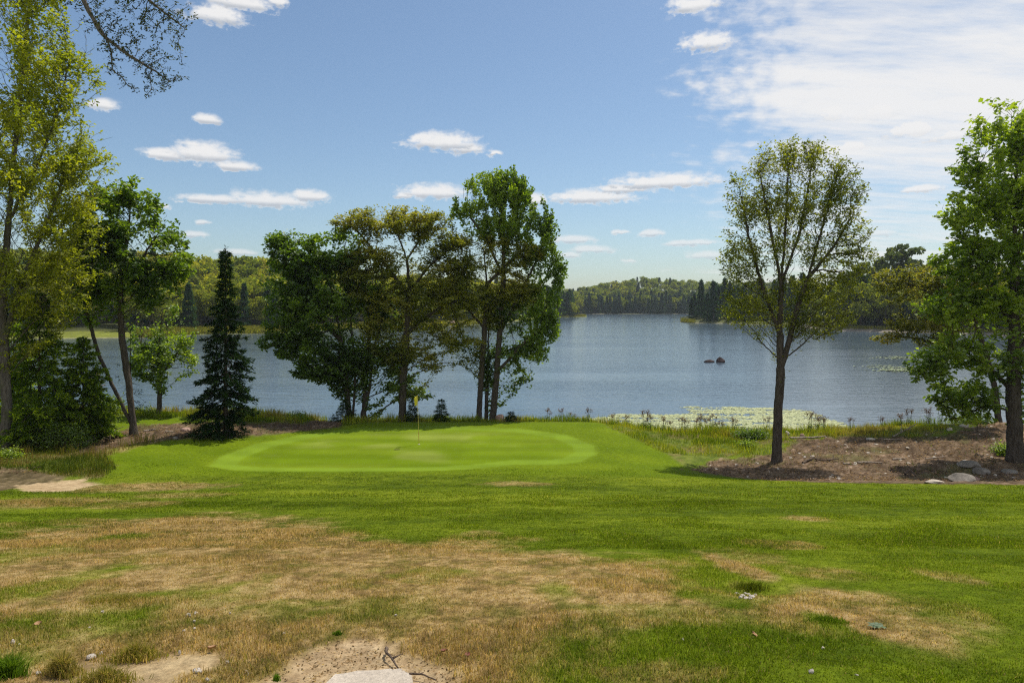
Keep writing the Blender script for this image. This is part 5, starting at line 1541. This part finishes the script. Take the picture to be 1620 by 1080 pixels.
TG = [(.16, .17, .02), (.25, .22, .05), (.40, .31, .12)]
tuft('straw tipped tuft of longer grass at the lower left in front of a bare patch', 100, 1066, 56, .07, 1500, [(.17, .17, .03), (.36, .28, .11), (.30, .25, .08)], 1)
tuft('broad rounded tuft of fine yellow green grass left of the sand', 212, 1040, 80, .055, 2000, TG, 2)
tuft('green and straw tuft at the bottom edge left of the sand', 165, 1080, 90, .06, 2000, TG, 3)
tuft('soft mound of olive fine grass above the foreground tufts', 185, 950, 130, .035, 3000, TG, 4)
tuft('bright green long bladed tuft in the lower left corner', 14, 1070, 50, .10, 700, [(.09, .16, .012), (.12, .20, .02)], 5, wd=.008)
tuft('small vivid green tuft on the upper rim of the foreground sand', 534, 1003, 18, .035, 260, [(.07, .14, .010), (.09, .16, .012)], 6)
tuft('tiny bright green weed left of the stone slab', 437, 1076, 12, .03, 160, [(.10, .19, .015)], 7)
tuft('dark green overhanging fringe of grass above the lawn hollow', 1188, 931, 56, .06, 1500, [(.07, .10, .010), (.11, .13, .014)], 8)
tuft('vivid green patch of clover like grass in the dry turf right of the hollow', 1308, 984, 62, .035, 1600, [(.075, .13, .009), (.10, .155, .012)], 9, wd=.006)


def weed_rosette(label, px, py, wpx, seed):
    R = np.random.default_rng(seed); x, y = ground_hit(px, py); r = wpx / FPX * y / 2
    vs, q = [], []
    for c in range(5):
        ox, oy = R.normal(0, r * .5), R.normal(0, r * .35)
        for k in range(8):
            a = 2 * pi * k / 8 + R.normal(0, .2); L_ = r * R.uniform(.35, .6); b = len(vs); wv = L_ * .2
            for j in range(5):
                t = j / 4; d = L_ * t; zz = .012 + L_ * (.55 * t - .45 * t * t)
                for s in (-1, 1): vs.append((ox + cos(a) * d - s * sin(a) * wv * math.sin(pi * (t * .85 + .12)), oy + sin(a) * d + s * cos(a) * wv * math.sin(pi * (t * .85 + .12)), zz))
            for j in range(4): q += [b + 2 * j, b + 2 * j + 1, b + 2 * j + 3, b + 2 * j + 2]
    o = link_mesh('weed_rosette', np_mesh('weed_rosette', vs, q, 4, True), plain_mat('grey green weed', (.055, .095, .03), .6), None, (x, y, float(terrain(x, y))))
    tag(o, label, 'weed')


weed_rosette('grey green leafy weed in the dry patch at the lower right', 1387, 993, 32, 1)

# ------------------------------------------------------------------ sun, sky and clouds
SUN_EL, SUN_AZ = radians(65), radians(46)         # above the horizon, to the right of the viewing direction
sd = bpy.data.lights.new('sun', 'SUN')
sd.energy = 4.2; sd.angle = radians(0.53); sd.color = (1.0, 0.945, 0.86)
so = bpy.data.objects.new('sun', sd); COL.objects.link(so)
from mathutils import Vector
tosun = Vector((sin(SUN_AZ) * cos(SUN_EL), cos(SUN_AZ) * cos(SUN_EL), sin(SUN_EL)))
so.rotation_euler = (-tosun).to_track_quat('-Z', 'Y').to_euler()
so.location = (30, -20, 60)

w = bpy.data.worlds.new('World'); SC.world = w; w.use_nodes = True
nt = w.node_tree; L = nt.links
for n in list(nt.nodes): nt.nodes.remove(n)
sky = node(nt, 'ShaderNodeTexSky', sky_type='NISHITA', sun_disc=False, sun_elevation=SUN_EL, sun_rotation=SUN_AZ, altitude=300.0, air_density=1.0, dust_density=1.2, ozone_density=1.0)
tc = node(nt, 'ShaderNodeTexCoord')
sx = node(nt, 'ShaderNodeSeparateXYZ'); L.new(tc.outputs['Generated'], sx.inputs[0])


def mth(op, a, b=None, c=None, clamp=False):
    n = node(nt, 'ShaderNodeMath', operation=op); n.use_clamp = clamp
    for i, v in enumerate((a, b, c)):
        if v is None: continue
        if isinstance(v, (int, float)): n.inputs[i].default_value = v
        else: L.new(v, n.inputs[i])
    return n.outputs[0]


def smooth(v, lo, hi):
    n = node(nt, 'ShaderNodeMapRange', interpolation_type='SMOOTHSTEP', inp={1: lo, 2: hi}); L.new(v, n.inputs[0]); return n.outputs[0]


AZ = mth('ARCTAN2', sx.outputs[0], sx.outputs[1]); EL = mth('ARCSINE', sx.outputs[2])


def nz(scale, detail, rough, vec, out=0):
    n = node(nt, 'ShaderNodeTexNoise', inp={'Scale': scale, 'Detail': detail, 'Roughness': rough}); L.new(vec, n.inputs['Vector']); return n.outputs[out]


cmb = node(nt, 'ShaderNodeCombineXYZ'); L.new(AZ, cmb.inputs[0]); L.new(mth('MULTIPLY', EL, 1.7), cmb.inputs[1])
fine = nz(80.0, 7.0, 0.62, cmb.outputs[0]); mid = nz(38.0, 3.0, 0.5, cmb.outputs[0])
finec = mth('SUBTRACT', fine, 0.5); midc = mth('SUBTRACT', mid, 0.5)
AZd = mth('MULTIPLY_ADD', midc, 0.034, AZ); ELd = mth('MULTIPLY_ADD', finec, 0.012, EL)


def angles(px, py):
    u, v = (px - CX) / FPX, (HY - py) / FPX
    return atan(u), atan2(v, math.sqrt(1 + u * u))


CUM = [(262, 246, 40, 11), (322, 245, 52, 19), (372, 264, 34, 10), (338, 316, 52, 9), (425, 319, 66, 14), (494, 312, 28, 11),
       (700, 227, 52, 17), (735, 236, 30, 12), (782, 243, 10, 5), (345, 27, 42, 18), (380, 6, 52, 14), (440, 5, 14, 12), (330, 190, 20, 9), (162, 167, 24, 12),
       (688, 306, 48, 14), (640, 310, 20, 7), (848, 318, 16, 12), (935, 314, 66, 13), (1048, 290, 86, 14), (985, 300, 46, 9), (910, 380, 30, 8), (932, 396, 36, 7), (904, 404, 15, 5),
       (1034, 370, 15, 7), (1096, 385, 42, 6), (1116, 405, 30, 8), (994, 414, 11, 4), (984, 368, 10, 4), (310, 372, 20, 6), (376, 400, 28, 6), (260, 328, 16, 5), (320, 352, 13, 4),
       (1388, 178, 42, 19), (1320, 180, 22, 19), (1440, 208, 50, 17), (1500, 216, 40, 13), (1345, 233, 36, 11), 
       (1390, 370, 30, 8), (1460, 300, 40, 8), (1120, 70, 40, 16), (1100, 10, 40, 14)]
dens = None; bot = None
for (px, py, rx, ry) in CUM:
    a, e = angles(px, py)
    ra, re = rx / FPX * cos(a) ** 2 * 1.05, ry / FPX * cos(a) * 1.05
    u = mth('DIVIDE', mth('SUBTRACT', AZd, a), ra)
    v = mth('SUBTRACT', ELd, e)
    vv = mth('MAXIMUM', mth('DIVIDE', v, re * 1.05), mth('DIVIDE', v, -re * 0.62))
    r2 = mth('ADD', mth('MULTIPLY', u, u), mth('MULTIPLY', vv, vv))
    d = mth('SUBTRACT', 1.0, mth('SQRT', r2))
    dens = d if dens is None else mth('MAXIMUM', dens, d)
    b_ = mth('MINIMUM', d, mth('DIVIDE', v, -re * .9))
    bot = b_ if bot is None else mth('MAXIMUM', bot, b_)
cum = mth('MULTIPLY_ADD', midc, 1.1, mth('MULTIPLY_ADD', finec, 1.6, dens))
cumA = mth('MULTIPLY', smooth(cum, -0.30, 0.50), mth('MULTIPLY_ADD', smooth(EL, radians(3), radians(10)), .40, .56))
# high veil: noise on a flat cloud layer far above, thick in the sky to the right
inv = mth('DIVIDE', 1.0, mth('ADD', mth('MAXIMUM', sx.outputs[2], 0.0), 0.12))
cl = node(nt, 'ShaderNodeCombineXYZ'); L.new(mth('MULTIPLY', sx.outputs[0], inv), cl.inputs[0]); L.new(mth('MULTIPLY', sx.outputs[1], inv), cl.inputs[1])
mpv = node(nt, 'ShaderNodeMapping'); mpv.inputs['Rotation'].default_value = (0, 0, radians(-24)); mpv.inputs['Scale'].default_value = (0.5, 1.5, 1); L.new(cl.outputs[0], mpv.inputs[0])
v1 = nz(1.6, 10.0, 0.62, mpv.outputs[0]); v2 = nz(4.2, 9.0, 0.68, mpv.outputs[0])
azm = smooth(mth('MULTIPLY_ADD', midc, 0.25, AZ), angles(960, 200)[0], angles(1330, 200)[0])
elm = smooth(EL, angles(1300, 470)[1], angles(1300, 60)[1])
fade = mth('SUBTRACT', 1.0, smooth(AZ, 1.0, 1.6))
veil = mth('ADD', mth('MULTIPLY_ADD', mth('SUBTRACT', v1, 0.5), 1.7, mth('MULTIPLY', mth('SUBTRACT', v2, 0.5), 0.95)), mth('MULTIPLY', azm, mth('MULTIPLY_ADD', elm, 0.40, 0.50)))
veilA = mth('MULTIPLY', mth('MULTIPLY', smooth(veil, 0.20, 1.0), smooth(azm, 0.02, 0.5)), mth('MULTIPLY', fade, 0.93))
# unseen bright cloud added behind the viewer, fill light for the facing tree sides
fillA = mth('MULTIPLY', smooth(mth('MULTIPLY', sx.outputs[1], -1.0), 0.0, 0.35), mth('MULTIPLY', smooth(v1, .40, .56), .9))
alpha = mth('MAXIMUM', mth('MAXIMUM', cumA, veilA), fillA)
# shadowed thick cloud at the very top right
thick = mth('MULTIPLY', mth('MULTIPLY', smooth(EL, angles(1450, 60)[1], angles(1450, -40)[1]), smooth(mth('MULTIPLY_ADD', midc, .2, AZ), angles(1180, 0)[0], angles(1480, 0)[0])), smooth(v1, .3, .62))
low = mth('SUBTRACT', 1.0, mth('MULTIPLY', smooth(mth('MULTIPLY_ADD', finec, 1.4, bot), -.15, .45), mth('MULTIPLY', mth('SUBTRACT', 1.0, veilA), .85)))
ccol = node(nt, 'ShaderNodeMix', data_type='RGBA'); L.new(low, ccol.inputs[0]); ccol.inputs[6].default_value = (0.48, 0.52, 0.58, 1); ccol.inputs[7].default_value = (0.94, 0.93, 0.92, 1)
cc2 = node(nt, 'ShaderNodeMix', data_type='RGBA'); L.new(mth('MULTIPLY', thick, .8), cc2.inputs[0]); L.new(ccol.outputs[2], cc2.inputs[6]); cc2.inputs[7].default_value = (0.40, 0.44, 0.50, 1)
SKY_K, CLOUD_K = 0.11, 0.86
skyc = node(nt, 'ShaderNodeMix', data_type='RGBA', blend_type='MULTIPLY'); skyc.inputs[0].default_value = 1.0; L.new(sky.outputs[0], skyc.inputs[6]); skyc.inputs[7].default_value = (0.86, 0.95, 0.98, 1)
cs = node(nt, 'ShaderNodeVectorMath', operation='SCALE'); L.new(cc2.outputs[2], cs.inputs[0]); L.new(mth('MULTIPLY_ADD', fillA, 0.7 / SKY_K, CLOUD_K / SKY_K), cs.inputs['Scale'])
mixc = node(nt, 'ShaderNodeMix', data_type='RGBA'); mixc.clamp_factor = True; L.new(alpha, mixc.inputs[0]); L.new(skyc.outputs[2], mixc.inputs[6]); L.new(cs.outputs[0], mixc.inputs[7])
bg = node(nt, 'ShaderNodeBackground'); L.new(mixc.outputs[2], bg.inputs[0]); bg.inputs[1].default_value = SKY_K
wo = node(nt, 'ShaderNodeOutputWorld'); L.new(bg.outputs[0], wo.inputs[0])
w.cycles.sampling_method = 'MANUAL'; w.cycles.sample_map_resolution = 512

# ------------------------------------------------------------------ the air over the lake
def build_haze():
    x0, x1, y0, y1, z0, z1 = -1500, 1500, -140, 1100, -8.0, 75.0
    vs = [(x, y, z) for z in (z0, z1) for y in (y0, y1) for x in (x0, x1)]
    me = np_mesh('haze', vs, [0, 2, 3, 1, 4, 5, 7, 6, 0, 1, 5, 4, 2, 6, 7, 3, 0, 4, 6, 2, 1, 3, 7, 5], 4)
    m, nt = new_mat('thin summer haze')
    v = node(nt, 'ShaderNodeVolumePrincipled'); v.inputs['Color'].default_value = (.80, .88, 1.0, 1); v.inputs['Density'].default_value = HAZE; v.inputs['Anisotropy'].default_value = .3
    o = node(nt, 'ShaderNodeOutputMaterial'); nt.links.new(v.outputs[0], o.inputs['Volume'])
    tag(link_mesh('haze', me, m), 'thin bluish summer haze over the lake and the far woods', 'haze', None, 'stuff')


HAZE = 0.00014
build_haze()

# ------------------------------------------------------------------ camera and view
cd = bpy.data.cameras.new('camera'); cam = bpy.data.objects.new('camera', cd); COL.objects.link(cam)
cam.location = (0, 0, EYE); cam.rotation_euler = (radians(90), 0, 0)
cd.sensor_width = 36; cd.lens = 24; cd.shift_y = -(540 - HY) / 1620
cd.clip_start = 0.05; cd.clip_end = 6000
SC.camera = cam
SC.view_settings.view_transform = 'Standard'; SC.view_settings.look = 'None'; SC.view_settings.exposure = 0.15; SC.view_settings.gamma = 1
SC.render.engine = 'CYCLES'
SC.cycles.max_bounces = 10; SC.cycles.diffuse_bounces = 5; SC.cycles.transmission_bounces = 6; SC.cycles.glossy_bounces = 3; SC.cycles.transparent_max_bounces = 8
SC.cycles.volume_bounces = 0
SC.cycles.use_denoising = False
SC.cycles.filter_width = 1.2
SC.cycles.sample_clamp_indirect = 4.0
